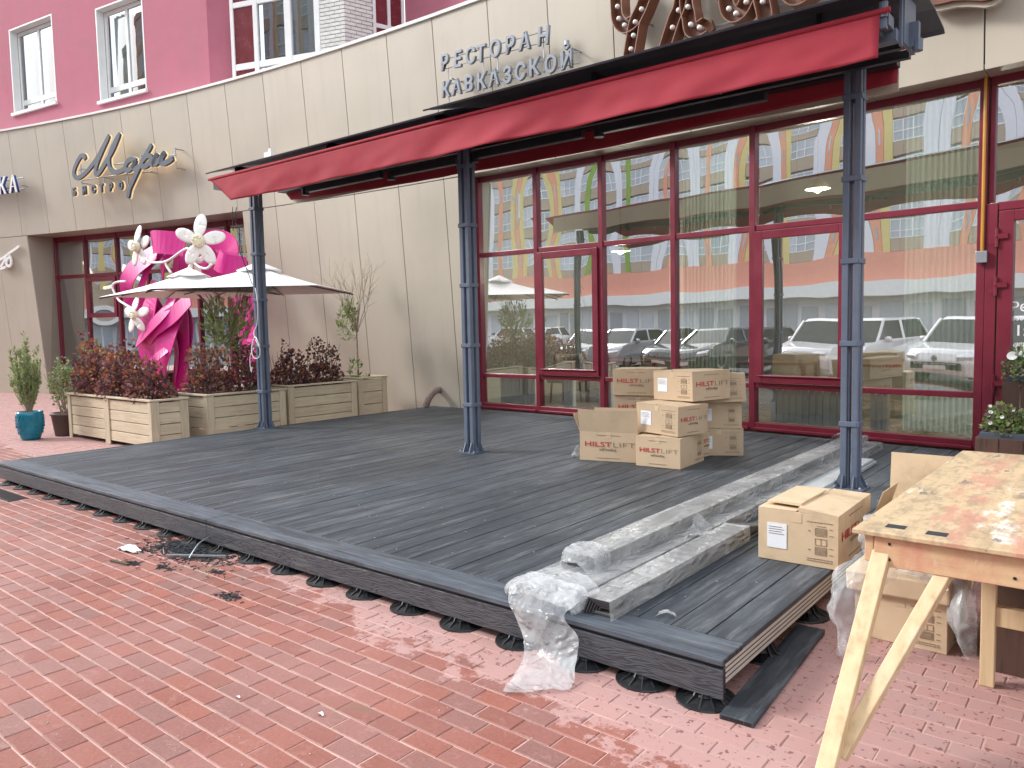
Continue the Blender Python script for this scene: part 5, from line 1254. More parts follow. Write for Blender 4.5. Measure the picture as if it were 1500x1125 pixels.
filmsheet('plastic_film', 'crumpled clear film spilling from the bundle ends over the deck edge to the bricks',
    [[(-2.42, 3.18, Zt+.01), (-2.30, 3.22, Zt+.02), (-2.16, 3.20, Zt+.015), (-2.05, 3.16, Zt-.02)],
     [(-2.46, 2.98, Zt-.01), (-2.32, 2.99, Zt+.01), (-2.17, 2.99, Zt+.0), (-2.04, 2.98, Zt-.03)],
     [(-2.40, 2.86, .24), (-2.28, 2.83, .25), (-2.16, 2.83, .25), (-2.04, 2.85, .25)],
     [(-2.30, 2.82, .14), (-2.19, 2.80, .13), (-2.08, 2.80, .14), (-1.97, 2.83, .17)],
     [(-2.22, 2.76, .055), (-2.12, 2.75, .05), (-2.03, 2.77, .06), (-1.94, 2.80, .08)],
     [(-2.16, 2.60, .02), (-2.07, 2.62, .03), (-1.98, 2.67, .035), (-1.90, 2.73, .03)],
     [(-2.11, 2.45, .010), (-2.03, 2.50, .015), (-1.95, 2.58, .02), (-1.88, 2.67, .02)]], 90, 64, .013, 11, 3.0)
filmsheet('plastic_film', 'bunched film tied round the ends of the two lower bundles',
    [[(-2.50, 3.06, D2+.01), (-2.47, 3.06, D2+.08), (-2.35, 3.05, D2+.125), (-2.21, 3.04, D2+.11), (-2.06, 3.04, D2+.10), (-2.02, 3.03, D2+.01)],
     [(-2.52, 2.98, D2+.005), (-2.47, 2.96, D2+.07), (-2.35, 2.95, D2+.10), (-2.21, 2.95, D2+.09), (-2.06, 2.95, D2+.08), (-2.03, 2.95, D2+.01)],
     [(-2.46, 2.93, D2+.004), (-2.42, 2.92, D2+.03), (-2.33, 2.91, D2+.05), (-2.21, 2.90, D2+.05), (-2.09, 2.91, D2+.035), (-2.05, 2.92, D2+.004)]], 60, 80, .014, 16, 8.0)
filmsheet('plastic_film', 'gathered film end on the tip of the upper bundle',
    [[(-2.39, 3.45, Zt+.0), (-2.385, 3.45, Zt+.10), (-2.28, 3.45, Zt+.115), (-2.18, 3.45, Zt+.10), (-2.17, 3.45, Zt+.0)],
     [(-2.39, 3.33, Zt+.0), (-2.38, 3.32, Zt+.09), (-2.28, 3.31, Zt+.11), (-2.18, 3.32, Zt+.09), (-2.17, 3.33, Zt+.0)],
     [(-2.36, 3.27, Zt+.0), (-2.34, 3.25, Zt+.045), (-2.28, 3.24, Zt+.055), (-2.21, 3.25, Zt+.04), (-2.19, 3.27, Zt+.0)]], 36, 50, .014, 16, 5.0)
filmsheet('plastic_film', 'torn strip of film standing up from the bundles left of the damp carton',
    [[(-2.18, 4.55, D2+.16), (-2.10, 4.60, D2+.06), (-2.02, 4.66, D2+.10)], [(-2.17, 4.42, D2+.10), (-2.09, 4.45, D2+.05), (-2.0, 4.5, D2+.08)],
     [(-2.15, 4.15, D2+.04), (-2.05, 4.2, D2+.10), (-1.97, 4.3, D2+.095)]], 34, 34, .025, 12, 2.2)
filmsheet('plastic_film', 'flat scrap of film at the far end of the long bundles',
    [[(-2.60, 8.75, D2+.01), (-2.4, 8.85, D2+.03), (-2.2, 8.85, D2+.02)], [(-2.55, 8.55, D2+.07), (-2.35, 8.6, D2+.20), (-2.15, 8.6, D2+.05)], [(-2.62, 8.3, D2+.01), (-2.38, 8.3, D2+.20), (-2.15, 8.35, D2+.03)]], 30, 30, .02, 8, 6.1)
filmsheet('plastic_film', 'small crumpled film scrap on the deck in front of the angle bundle',
    [[(-1.74, 3.20, D2+.004), (-1.70, 3.22, D2+.02), (-1.66, 3.22, D2+.004)], [(-1.73, 3.14, D2+.004), (-1.68, 3.16, D2+.025), (-1.63, 3.17, D2+.004)]], 16, 16, .008, 22, 1.1)
filmsheet('plastic_bag', 'clear crumpled bag between the open carton and the deck boards', [[(-4.62, 6.72, D2+.0), (-4.55, 6.75, D2+.12), (-4.45, 6.8, D2+.0)], [(-4.60, 6.60, D2+.0), (-4.53, 6.58, D2+.13), (-4.45, 6.62, D2+.0)], [(-4.56, 6.52, D2+.0), (-4.52, 6.5, D2+.05), (-4.46, 6.54, D2)]], 22, 22, .02, 12, 7.4, cat='bag')
# plastic bags round the bench
filmsheet('plastic_bag', 'clear plastic bag hanging down from the carton lid under the workbench corner',
    [[(-.98, 3.97, .50), (-.95, 3.94, .54), (-.90, 3.93, .53), (-.82, 3.95, .46)], [(-1.05, 3.92, .44), (-1.00, 3.86, .46), (-.92, 3.86, .44), (-.84, 3.90, .38)],
     [(-1.12, 3.86, .36), (-1.06, 3.78, .35), (-.98, 3.78, .33), (-.93, 3.84, .30)], [(-1.13, 3.80, .24), (-1.08, 3.72, .22), (-1.02, 3.72, .20), (-.97, 3.78, .19)],
     [(-1.08, 3.74, .12), (-1.05, 3.68, .10), (-.99, 3.69, .10), (-.94, 3.74, .12)], [(-1.05, 3.70, .03), (-1.01, 3.64, .02), (-.97, 3.66, .02), (-.93, 3.72, .05)]], 60, 44, .026, 9, 4.4, 'bag', 'bag')
filmsheet('plastic_bag', 'white rumpled sack piled on the carton under the workbench',
    [[(-1.07, 4.22, .58), (-.95, 4.25, .60), (-.80, 4.27, .50), (-.66, 4.3, .44)], [(-1.04, 4.08, .60), (-.92, 4.10, .63), (-.78, 4.12, .50), (-.64, 4.15, .42)],
     [(-1.04, 4.00, .50), (-.93, 3.99, .52), (-.80, 4.00, .46), (-.66, 4.02, .40)], [(-1.0, 3.97, .42), (-.93, 3.95, .42), (-.80, 3.96, .38), (-.64, 3.97, .34)]], 54, 44, .035, 8, 9.4, 'film', 'bag')
filmsheet('plastic_bag', 'clear bag hanging from the right end of the carton under the workbench',
    [[(-.66, 4.10, .38), (-.60, 4.05, .40), (-.54, 4.05, .36)], [(-.66, 4.02, .26), (-.59, 3.95, .26), (-.53, 3.97, .25)], [(-.63, 3.98, .14), (-.58, 3.92, .13), (-.52, 3.95, .15)], [(-.57, 3.96, .05), (-.54, 3.93, .04), (-.51, 3.95, .06)]], 36, 26, .018, 10, 2.4, 'bag', 'bag')
filmsheet('wrapper', 'crumpled red printed wrapper on the sack under the workbench', [[(-.80, 4.0, .475), (-.74, 4.02, .52), (-.66, 4.02, .50)], [(-.79, 3.955, .46), (-.73, 3.95, .475), (-.65, 3.96, .455)], [(-.77, 3.935, .435), (-.72, 3.935, .43), (-.66, 3.945, .42)]], 18, 18, .012, 18, 3.4, 'red', 'wrapper')

# ------------------------------------------------------------------ workbench
t = thing('workbench', 'rough plywood topped workbench with paint stains and splayed pine legs', 'workbench', (-.2, 4.2, 0))
L = Vector(t.location)
def tp(mb, n, mt, w=.004):
    mb.v = [(a-L.x, b_-L.y, c) for a, b_, c in mb.v]; return bevel(mb.obj(n, M[mt], t), w, 2)
q = MB(); q.add([(-.83, 3.07, .782), (.62, 3.03, .782), (.62, 5.30, .782), (-.80, 5.30, .782), (-.83, 3.07, .80), (.62, 3.03, .80), (.62, 5.30, .80), (-.80, 5.30, .80)], [(3, 2, 1, 0), (4, 5, 6, 7), (0, 1, 5, 4), (1, 2, 6, 5), (2, 3, 7, 6), (3, 0, 4, 7)]); tp(q, 'tabletop', 'tablew', .003)
q = MB(); q.box(-.755, .6, 3.09, 3.118, .665, .779); tp(q, 'apron', 'pinex')
q = MB(); q.box(-.79, -.757, 3.095, 5.2, .675, .780); tp(q, 'apron', 'piney' if 'piney' in M else 'pinex')
q = MB(); q.box(-.755, .6, 5.17, 5.20, .665, .779); tp(q, 'apron', 'pinex')
def beam(a, b_, w, h, n, up=(1, 0, 0)):
    q = MB(); q.beam(a, b_, w, h, up); return tp(q, n, 'pine')
beam((-.725, 3.16, .775), (-.80, 2.64, -.002), .05, .062, 'leg')
beam((-.505, 3.15, .700), (-.775, 2.74, .055), .055, .05, 'brace')
beam((.50, 3.16, .775), (.58, 2.74, .0), .05, .06, 'leg')
beam((-.46, 3.80, .775), (-.46, 3.80, .0), .05, .055, 'leg')
beam((-.405, 3.815, .775), (-.405, 3.815, .42), .04, .05, 'leg') if False else None
beam((-.435, 3.81, .315), (.55, 3.81, .315), .045, .085, 'stretcher', (0, 0, 1))
beam((.5, 3.80, .775), (.5, 3.80, .0), .05, .055, 'leg')
beam((-.70, 5.12, .775), (-.74, 5.16, .0), .05, .055, 'leg'); beam((.5, 5.12, .775), (.54, 5.16, .0), .05, .055, 'leg')
q = MB()
for x, z in ((-.70, .755), (-.70, .695), (-.30, .70), (.2, .72)): q.lathe([(0, 0), (.006, 0), (.006, .002), (0, .002)], 8); q.v[-32:] = [(x+a, 3.089+(c-.002), z+b_) for a, b_, c in q.v[-32:]]
tp(q, 'nail', 'black', .0001)
# marks left on the top: two dark stencilled squares
for x, y in ((-.70, 3.19), (-.555, 3.165)):
    q = MB(); q.box(x-.035, x+.035, y-.028, y+.028, .8005, .8016); tp(q, 'paint_mark', 'debris', .0003)

# ------------------------------------------------------------------ right edge planters
def slat_planter(label, x0, x1, y0, y1, z0, h, n, seed, liner=True):
    t = thing('slatted_planter', label, 'planter', ((x0+x1)/2, (y0+y1)/2, z0)); LL = Vector(t.location); r = random.Random(seed)
    def sp(mb, nm, mt): 
        mb.v = [(a-LL.x, b_-LL.y, c-LL.z) for a, b_, c in mb.v]; return bevel(mb.obj(nm, M[mt], t), .003, 1)
    for k in range(n):
        xa, xb = x0+(x1-x0)*k/n, x0+(x1-x0)*(k+1)/n; d = r.uniform(0, .003); q = MB(); q.box(xa+.0025, xb-.0025, y0+d, y0+.022, z0, z0+h); sp(q, 'slat', 'dkwood')
    m_ = max(2, int((y1-y0)/.16))
    for k in range(m_):
        ya, yb = y0+.024+(y1-y0-.024)*k/m_, y0+.024+(y1-y0-.024)*(k+1)/m_; q = MB(); q.box(x0, x0+.022, ya+.0025, yb-.0025, z0, z0+h); sp(q, 'slat', 'dkwood')
    if liner:
        q = MB(); zt = z0+h
        for a in ((x0+.03, x1, y0+.03, y0+.075), (x0+.03, x0+.075, y0+.076, y1), (x0+.08, x1, y1-.05, y1)): q.box(*a, zt-.03, zt+.045)
        sp(q, 'liner_rim', 'roofm'); q = MB(); q.box(x0+.05, x1-.01, y0+.05, y1-.03, zt-.06, zt-.035); sp(q, 'soil', 'soil')
    return t
slat_planter('brown slatted planter with a grey liner and mixed flowers, behind the workbench', -1.03, .35, 7.40, 7.85, .10, .50, 8, 1)
slat_planter('dark brown slatted planter behind the workbench legs at the right edge', -.475, .8, 3.96, 4.45, .0, .55, 7, 2, False)
slat_planter('second brown slatted planter with petunias in front of the entrance door', -.985, .35, 8.62, 8.88, .15, .84, 9, 3)
fl = lambda p, r: r.choice([0, 0, 1, 2, 2, 3, 4])
def bush(label, x, y, z, blobs, n, seed, flowers, fcol, group=None):
    t = thing('flowering_plant', label, 'plant', (x, y, z), 0, group)
    q = MB(); stems(q, -.12, .12, -.08, .08, 0, .2, 14, random.Random(seed), .004, .6); q.obj('stem', M['lf_green'], t)
    q = MB(); foliage(q, blobs, n, .042, fl, seed); q.obj('foliage', [M['lf_green'], M['lf_lime'], M['lf_sage'], M['lf_dark'], M['lf_mauve']], t, kind='stuff')
    r = random.Random(seed+1)
    for k in range(flowers):
        b_ = r.choice(blobs); a = r.uniform(-2.6, .2); q = MB(); s = r.uniform(.7, 1.1)*(.018 if fcol == 'w' else .042)
        q.lathe([(0, -.004), (s*.5, .0), (s, .012), (s*.95, .016), (s*.4, .005), (0, 0)], 10); o = q.obj('blossom', M['petal'] if fcol == 'w' or k % 3 else M['petal'], t)
        o.location = (b_[0]+cos(a)*b_[3]*.95, b_[1]+sin(a)*b_[4]*.9-.01, b_[2]+r.uniform(-.2, .8)*b_[5]); o.rotation_euler = (radians(65), 0, r.uniform(-.3, .6))
    return t
bush('green plant with tiny white blossoms at the near end of the flower planter', -.84, 7.58, .58, [(0, 0, .10, .15, .16, .12), (-.03, -.02, .2, .09, .1, .1)], 900, 51, 7, 'w')
bush('mauve and green leaved plant filling the flower planter towards the right edge', -.52, 7.62, .58, [(0, 0, .14, .26, .18, .16), (.1, 0, .3, .2, .16, .14)], 1900, 52, 3, 'w')
bush('petunia with white trumpet blossoms before the door', -.80, 8.70, .99, [(0, 0, .10, .20, .14, .14), (.2, 0, .14, .2, .14, .16), (-.05, 0, .24, .1, .1, .10)], 1200, 53, 5, 'p')

# ------------------------------------------------------------------ loose things on the ground
q = MB(); q.box(-.07, .07, 0, 1.12, .001, .0235); t = bevel(q.obj('spare_deck_board', M['deck']), .003, 2); t.location = (-1.195, 2.83, .0); t.rotation_euler = (0, 0, radians(3.5))
tag(t, 'loose hollow decking board lying on the bricks by the deck corner', 'board')
q = MB()
for k in range(4): q.box(-.060+k*.031, -.034+k*.031, -.0012, .001, .006, .018)
q.obj('chamber_shade', M['rubber'], t)  # black patches standing in for the dark of the open board end
r = random.Random(5); q = MB()
for i in range(2600):
    a = r.uniform(0, 2*pi); rr = abs(r.gauss(0, 1)); x = -5.42+cos(a)*rr*.26; y = 2.78+sin(a)*rr*.11
    if y > 3.2: continue
    z = max(0, .035-.04*rr); s = r.uniform(.006, .02); q.M = Matrix.Translation((x, y, z*r.random()+.004)) @ Matrix.Rotation(r.uniform(0, 3), 4, 'Z') @ Matrix.Rotation(r.gauss(0, .5), 4, 'X'); q.box(-s, s, -s*.25, s*.25, -.001, .001)
for cx, cy, n in ((-5.15, 2.46, 60), (-4.25, 2.42, 70), (-4.75, 2.62, 50), (-5.75, 2.55, 70), (-5.45, 2.36, 90)):
    for i in range(n):
        x, y = r.gauss(cx, .05), r.gauss(cy, .025); s = r.uniform(.005, .016); q.M = Matrix.Translation((x, y, .003)) @ Matrix.Rotation(r.uniform(0, 3), 4, 'Z'); q.box(-s, s, -s*.25, s*.25, -.001, .002)
o = q.obj('shavings', M['debris']); tag(o, 'dark heap of plastic shavings on the bricks at the front deck edge', 'shavings', kind='stuff')
q = MB(); q.beam((-5.42, 2.60, .008), (-4.98, 2.82, .022), .022, .012); tag(q.obj('metal_strip', M['galv']), 'thin bright metal strip lying by the dark shavings', 'strip')
q = MB(); q.tube(catmull([(-5.62, 2.68, .01), (-5.5, 2.62, .03), (-5.45, 2.60, .01)], 5), .004, 5); q.tube(catmull([(-5.42, 2.92, .05), (-5.32, 2.88, .09), (-5.25, 2.76, .08), (-5.20, 2.66, .01)], 5), .005, 5); tag(q.obj('wire_offcut', M['galv']), 'bent wire offcuts sticking out of the dark shavings', 'wire')
filmsheet('paper_scrap', 'torn white scrap on the bricks left of the dark shavings', [[(-5.92, 2.53, .01), (-5.83, 2.54, .03), (-5.70, 2.55, .008)], [(-5.90, 2.46, .006), (-5.82, 2.45, .02), (-5.66, 2.49, .006)]], 14, 10, .014, 18, 2.0, 'scrap', 'scrap')
q = MB(); q.beam((-5.62, 2.30, .008), (-5.42, 2.33, .008), .02, .012); tag(q.obj('wood_chip', M['bark']), 'short brown stick on the bricks below the white scrap', 'stick')
for (x, y, s, lb) in ((-2.60, 1.86, .016, 'small white crumpled tissue on the bricks in the middle foreground'), (-3.02, 1.73, .012, 'small white scrap on the mossy bricks at the lower left')):
    filmsheet('paper_scrap', lb, [[(x-s, y+s*.5, .004), (x, y+s*.6, .014), (x+s, y+s*.3, .004)], [(x-s*1.2, y-s*.4, .004), (x, y-s*.5, .012), (x+s*1.1, y-s*.2, .004)]], 8, 6, .006, 40, x, 'scrap', 'scrap')
# drain grate
t = thing('drain_grate', 'black slotted drain grate at the far left deck corner', 'grate', (-9.1, 2.66, 0), radians(0))
q = MB(); q.box(-.55, .55, -.09, -.075, .0, .006); q.box(-.55, .55, .075, .09, .0, .006); q.obj('grate_frame', M['rubber'], t)
for k in range(24):
    q = MB(); q.box(-.54+k*.0455, -.515+k*.0455, -.074, .074, .0005, .0055); q.obj('grate_bar', M['rubber'], t)

r = random.Random(77); q = MB()
for i in range(900):
    x, y = r.uniform(-8, .2), r.uniform(.9, 2.8); k = r.uniform(.0015, .0045); q.M = Matrix.Translation((x, y, .001)) @ Matrix.Rotation(r.uniform(0, 3), 4, 'Z'); q.add([(-k, -k*.6, 0), (k, -k*.7, 0), (k*.4, k, 0), (0, 0, k)], [(0, 1, 3), (1, 2, 3), (2, 0, 3)])
for i in range(500):
    x, y = r.uniform(-9.5, -1.4), r.uniform(3.1, 9.2); k = r.uniform(.002, .006); q.M = Matrix.Translation((x, y, DZ+.002)) @ Matrix.Rotation(r.uniform(0, 3), 4, 'Z'); q.add([(-k, -k*.6, 0), (k, -k*.7, 0), (k*.4, k, 0), (0, 0, k)], [(0, 1, 3), (1, 2, 3), (2, 0, 3)])
o = q.obj('grit', M['grit']); tag(o, 'pale grit and crumbs scattered over the bricks and the deck', 'grit', kind='stuff')
# ------------------------------------------------------------------ room furniture seen through the glass
def radiator(label, x0, x1):
    t = thing('radiator', label, 'radiator', ((x0+x1)/2, wy((x0+x1)/2)+.24, .30), wt((x0+x1)/2), 'radiators along the storefront'); n = max(3, int((x1-x0)/.085)); w = (x1-x0)
    for k in range(n):
        q = MB(); a = -w/2+k*w/n; q.box(a+.004, a+w/n-.004, -.045, .045, .02, .46); bevel(q.obj('section', M['radiator'], t), .012, 2)
    return t
for i, (a, b_) in enumerate(((-8.55, -7.75), (-7.15, -6.95), (-6.45, -6.2), (-5.6, -5.2), (-3.65, -2.7), (-2.4, -2.2))): radiator('pale ribbed radiator behind the %s low pane of the storefront' % ('first', 'second', 'second and third', 'third', 'fifth', 'sixth')[i] if i != 1 and i != 2 else ('short pale radiator at the %s of the second low pane' % ('left' if i == 1 else 'right')), a, b_)
def curtain(label, x0, x1, z0, z1, off, sheer=False):
    q = MB(); nw = int((x1-x0)/.055)
    q.grid(lambda u, v: (x0+(x1-x0)*u, wy(x0+(x1-x0)*u)+off+.022*sin(u*nw*2*pi)+.006*sin(u*nw*5), zz(x0, z0+(z1-z0)*v)), nw*8, 1); o = q.obj('curtain', M['curtain'], smooth=True); tag(o, label, 'curtain', 'pale green curtains'); return o
curtain('pale green pleated curtain left half of the fourth storefront bay', -4.96, -4.15, .35, 4.1, .24)
curtain('pale green pleated curtain filling the last bay before the door', -2.05, -1.30, .35, 4.1, .22)
for i, (x, y, lb) in enumerate(((-8.0, 11.3, 'beige restaurant chair behind the first storefront bay'), (-5.4, 11.4, 'beige restaurant chair behind the third storefront bay'), (-3.2, 11.2, 'beige restaurant chair behind the fifth storefront bay'))):
    t = thing('chair', lb, 'chair', (x, y, .24), .3*i)
    q = MB(); q.box(-.26, .26, -.26, .26, .36, .48); bevel(q.obj('seat', M['seat'], t), .03, 3)
    q = MB(); q.grid(lambda u, v: (.30*cos(pi*u), .05+.26*sin(pi*u), .45+.42*v), 16, 4); o = q.obj('backrest', M['seat'], t, smooth=True); o.modifiers.new('t', 'SOLIDIFY').thickness = .06
    for sx in (-.2, .2):
        for sy in (-.2, .2): q = MB(); q.tube([(sx, sy, 0), (sx*.9, sy*.9, .37)], .018, 8); q.obj('leg', M['tabw'], t)
for i, (x, y, lb) in enumerate(((-7.2, 11.9, 'dark wooden dining table behind the second storefront bay'), (-4.4, 12.0, 'dark wooden dining table behind the fourth storefront bay'), (-2.7, 11.9, 'dark wooden dining table behind the operable sash near the door'))):
    t = thing('dining_table', lb, 'table', (x, y, .24))
    q = MB(); q.box(-.6, .6, -.38, .38, .71, .75); bevel(q.obj('tabletop', M['tabw'], t), .006, 2)
    for sx in (-.52, .52):
        for sy in (-.31, .31): q = MB(); q.box(sx-.03, sx+.03, sy-.03, sy+.03, 0, .708); q.obj('leg', M['tabw'], t)
for i, (x, y, z, e, lb) in enumerate(((-7.0, 11.6, 2.9, 80, 'warm pendant lamp glowing inside behind the second bay'), (-3.6, 11.4, 3.5, 80, 'white pendant lamp glowing inside behind the fifth bay'), (-1.6, 11.6, 2.9, 80, 'warm pendant lamp glowing inside near the door'))):
    t = thing('pendant_lamp', lb, 'lamp', (x, y, z))
    q = MB(); q.lathe([(.03, .16), (.10, .10), (.17, .0), (.165, 0), (.095, .095), (.03, .15)], 20); q.obj('lamp_shade', M['petalc'], t, smooth=True)
    q = MB(); q.tube([(0, 0, .15), (0, 0, 4.45-z)], .006, 6); q.obj('cord', M['rubber'], t)
    q = MB(); q.lathe([(0, -.06), (.05, -.03), (.06, 0), (.04, .05), (0, .07)], 12); q.obj('lamp_bulb', M['lampglow'], t, smooth=True)
    ld = bpy.data.lights.new('lamp_light', 'POINT'); ld.energy = e; ld.color = (1, .9, .76); ld.shadow_soft_size = .12; lo = bpy.data.objects.new('lamp_light', ld); COL.objects.link(lo); lo.parent = t; lo.location = (0, 0, -.12)

# ------------------------------------------------------------------ the other side of the street, mirrored in the glass
def far_block(name, label, y, x0, nb, bay, floors, pattern, rz=0, z1=6.2, base='salmon'):
    t = thing(name, label, 'building', (x0, y, 0), rz); Wd = nb*bay; H = z1+floors*3.0
    q = MB(); q.box(0, Wd, -14, -.35, 0, H); q.obj('wall', M['greyc'], t)
    q = MB(); q.box(-.2, Wd+.2, -14.2, .3, H, H+.7); q.obj('roof', M['tan'], t)
    q = MB(); q.box(0, Wd, -.345, .25, 4.2, z1); q.obj('arcade_wall', M[base], t)
    q = MB(); q.box(0, Wd, -.3, 1.4, 3.3, 4.2); q.obj('canopy', M['white'], t)
    wm = None; cache = {}
    for i in range(nb):
        q = MB(); a = i*bay; pat = pattern[i % len(pattern)]; x = a
        for w, m_ in pat:
            if m_ in ('orange', 'yellow', 'greenc', 'greyc'): 
                q = MB(); q.box(x+.02, x+w-.02, -.345, .06, z1+.01, H-.01); q.obj('stripe', M[m_], t)
                if m_ == 'orange':
                    for f in range(floors):
                        q = MB(); q.box(x+w*.4, x+w*.6, .061, .09, z1+f*3+1.0, z1+f*3+2.2); q.obj('window', M['oglass'], t)
            else:
                key = (round(w, 2), m_)
                if key not in cache:
                    q = MB(); n = max(1, int(w/.75))
                    for k in range(n+1): q.box(w*k/n-.04 if k else 0, w*k/n+.04 if k < n else w, -.05, .05, 1.05, 2.85)
                    for zb in (1.05, 1.75, 2.77): q.box(.04, w-.04, -.045, .045, zb, zb+.08)
                    fm = q.mesh('window', M['white']); q = MB(); q.box(.02, w-.02, -.02, .0, 1.06, 2.84); gm = q.mesh('pane', M['oglass']); q = MB(); q.box(.01, w-.01, -.1, .03, .05, 1.03); sm_ = q.mesh('spandrel', M['tan']); cache[key] = (fm, gm, sm_)
                fm, gm, sm_ = cache[key]
                for f in range(floors):
                    o = link('window', fm, t, (x, 0, z1+f*3)); link('pane', gm, o); link('spandrel', sm_, t, (x, 0, z1+f*3))
            x += w
        # shop front below
        q = MB(); q.box(a+.25, a+bay*.42, -.34, -.28, .5, 2.9); q.box(a+bay*.52, a+bay*.9, -.34, -.28, .1, 2.7); q.obj('shop_window', M['oglass'], t)
    return t
P1 = [(.7, 'orange'), (.7, 'yellow'), (.75, 'win'), (1.75, 'win'), (1.15, 'greyc')]
P4 = [(.8, 'greyc'), (.75, 'win'), (.6, 'orange'), (1.75, 'win'), (1.15, 'greyc')]
P2 = [(1.2, 'greyc'), (.75, 'win'), (.8, 'orange'), (1.6, 'win'), (.7, 'yellow')]
P3 = [(.75, 'win'), (.8, 'greenc'), (1.5, 'win'), (1.25, 'win'), (.75, 'greyc')]
far_block('street_block', 'tall block across the street with orange, yellow and green stripes between white windows', -31, -62, 13, 5.05, 8, [P1, P4, P2, P1, P3, P4, P1], 0)
far_block('street_block', 'long beige block closing the street far to the left', 0, -78, 9, 5.0, 3, [[(.9, 'greyc'), (1.5, 'win'), (1.1, 'yellow'), (1.5, 'win')], [(1.2, 'greyc'), (1.5, 'win'), (.8, 'greyc'), (1.5, 'win')]], radians(-62), base='tan')
q = MB(); q.box(-80, 60, -26, -7.5, -.028, -.012); q.obj('street', M['asphalt'], kind='structure')
q = MB(); q.box(-80, 60, -30.9, -26, -.028, .10); q.obj('far_sidewalk', M['tan'], kind='structure')
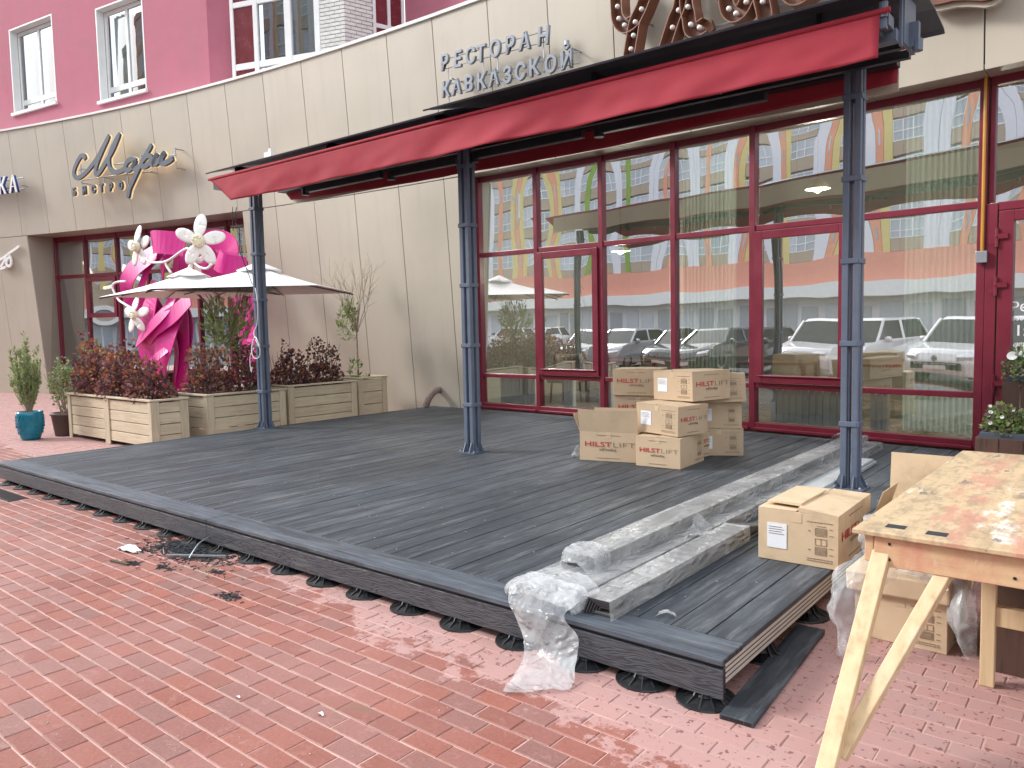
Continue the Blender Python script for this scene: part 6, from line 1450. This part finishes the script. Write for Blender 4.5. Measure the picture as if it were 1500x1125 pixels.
def car(label, x, y, rz, paint, H=1.62, Lc=4.55, Wc=1.82):
    t = thing('parked_car', label, 'car', (x, y, 0), rz, 'cars parked facing the restaurant')
    w = Wc/2
    prof = [(0, .30), (0, .62), (-.12, .80), (-.25, .90), (-1.15, 1.02), (-Lc+.35, 1.06), (-Lc+.05, .95), (-Lc, .6), (-Lc, .32)]   # y runs backwards from the nose
    q = MB(); n = 10
    def sect(s):     # half widths with rounded nose in plan
        return w*(1-.16*abs(s)**6)
    v = []; NS = 9
    for j in range(NS):
        s = -1+2*j/(NS-1); xx = s*w
        for (yy, z) in prof:
            pull = .22*abs(s)**3 if yy > -.4 else (.15*abs(s)**3 if yy < -Lc+.4 else 0)
            v.append((xx*(1-.05*(z > .9)-.03*(z < .4)), yy-(pull if yy > -.4 else -pull), z))
    m_ = len(prof); f = [(j*m_+i, (j+1)*m_+i, (j+1)*m_+(i+1) % m_, j*m_+(i+1) % m_) for j in range(NS-1) for i in range(m_)]
    f += [tuple(range(m_))[::-1], tuple((NS-1)*m_+i for i in range(m_))]
    q.add(v, f); bevel(q.obj('body', M[paint], t, smooth=False), .05, 3, 25)
    # cabin
    def ring(y, hw, z): return [(-hw, y, z), (hw, y, z)]
    b0, b1, t0, t1 = -1.12, -Lc+.22, -1.78, -Lc+.75
    q = MB(); q.hexa([(-w*.93, b1, 1.03), (w*.93, b1, 1.03), (w*.93, b0, 1.0), (-w*.93, b0, 1.0), (-w*.74, t1, H-.04), (w*.74, t1, H-.04), (w*.74, t0, H-.06), (-w*.74, t0, H-.06)]); bevel(q.obj('cabin', M['cglass'], t), .04, 3, 25)
    q = MB(); q.hexa([(-w*.76, t1-.03, H-.07), (w*.76, t1-.03, H-.07), (w*.76, t0+.06, H-.09), (-w*.76, t0+.06, H-.09), (-w*.66, t1+.06, H), (w*.66, t1+.06, H), (w*.66, t0-.1, H), (-w*.66, t0-.1, H)]); bevel(q.obj('roof', M[paint], t), .03, 2, 25)
    for s in (-1, 1):
        q = MB(); q.beam((s*w*.925, b0+.02, 1.0), (s*w*.75, t0+.03, H-.06), .07, .06); q.beam((s*w*.94, -2.62, 1.02), (s*w*.755, -2.66, H-.06), .09, .03); q.beam((s*w*.93, b1-.0, 1.03), (s*w*.75, t1-.03, H-.06), .14, .05); q.obj('pillar', M[paint], t)
        q = MB(); q.lathe([(0, -.1), (.07, -.08), (.09, 0), (.07, .07), (0, .09)], 12); o = q.obj('mirror', M[paint], t, smooth=True); o.location = (s*(w+.10), -1.42, 1.08); o.rotation_euler = (0, pi/2, 0)
        q = MB(); q.hexa([(s*w*.55, -.035, .66), (s*w*.88, -.20, .66), (s*w*.90, -.30, .80), (s*w*.5, -.16, .78), (s*w*.55, -.02, .74), (s*w*.90, -.17, .76), (s*w*.91, -.32, .84), (s*w*.5, -.20, .82)]); q.obj('headlight', M['chead'], t)
        for yy in (-.85, -Lc+.85):
            q = MB(); q.lathe([(.22, -.11), (.33, -.11), (.345, -.09), (.345, .09), (.33, .11), (.22, .11)], 24); o = q.obj('wheel', M['tyre'], t, smooth=True); o.location = (s*(w-.115), yy, .345); o.rotation_euler = (0, pi/2, 0)
            q = MB(); q.lathe([(0, .06), (.08, .09), (.215, .1), (.225, .0), (0, 0)], 20) if s > 0 else q.lathe([(0, -.06), (.08, -.09), (.215, -.1), (.225, .0), (0, 0)], 20); q.obj('rim', M['rim'], o, smooth=True)
    q = MB(); q.box(-.62, .62, -.03, .015, .42, .60); bevel(q.obj('grille', M['rubber'], t), .02, 2); q = MB(); q.box(-.52, .52, .016, .025, .55, .58); q.obj('chrome_bar', M['rim'], t)
    q = MB(); q.lathe([(0, 0), (.07, 0), (.07, .012), (0, .014)], 16); o = q.obj('badge', M['rim'], t); o.location = (0, .0, .69); o.rotation_euler = (-pi/2, 0, 0)
    q = MB(); q.box(-.26, .26, .026, .036, .42, .53); q.obj('number_plate', M['paper'], t)
    return t
car('silver car parked opposite the first storefront bay', -15.3, .7, radians(-6), 'car_s', 1.52)
car('dark saloon parked opposite the third storefront bay', -12.1, .9, radians(-4), 'car_k', 1.47)
car('white tall car parked opposite the fifth storefront bay', -8.9, .8, radians(-3), 'car_w', 1.68)
car('white car nearest the camera, just left of the photographer', -6.1, .5, radians(0), 'car_w', 1.66)
car('white car far across the street seen mirrored in the first bay', -36, -16, radians(80), 'car_w', 1.6)

# white curved light tubes hanging inside the bistro window
for i, (l, lb) in enumerate((([(-23.75, 3.78), (-23.5, 3.5), (-23.3, 3.25)], 'straight white light tube inside the first bay of the bistro window'), ([(-21.95, 3.6), (-22.15, 3.25), (-22.5, 3.05), (-22.9, 3.0)], 'curved white light tube inside the second bay of the bistro window'), ([(-21.6, 3.35), (-21.3, 3.16), (-20.9, 3.15)], 'short curved white light tube inside the third bay of the bistro window'))):
    q = MB(); q.tube([(p.x, wy(p.x)+.85, p.y) for p in catmull([(a, b_, 0) for a, b_ in l], 6)], .05, 8); o = q.obj('light_tube', M['tubeglow'], smooth=True); tag(o, lb, 'lamp')
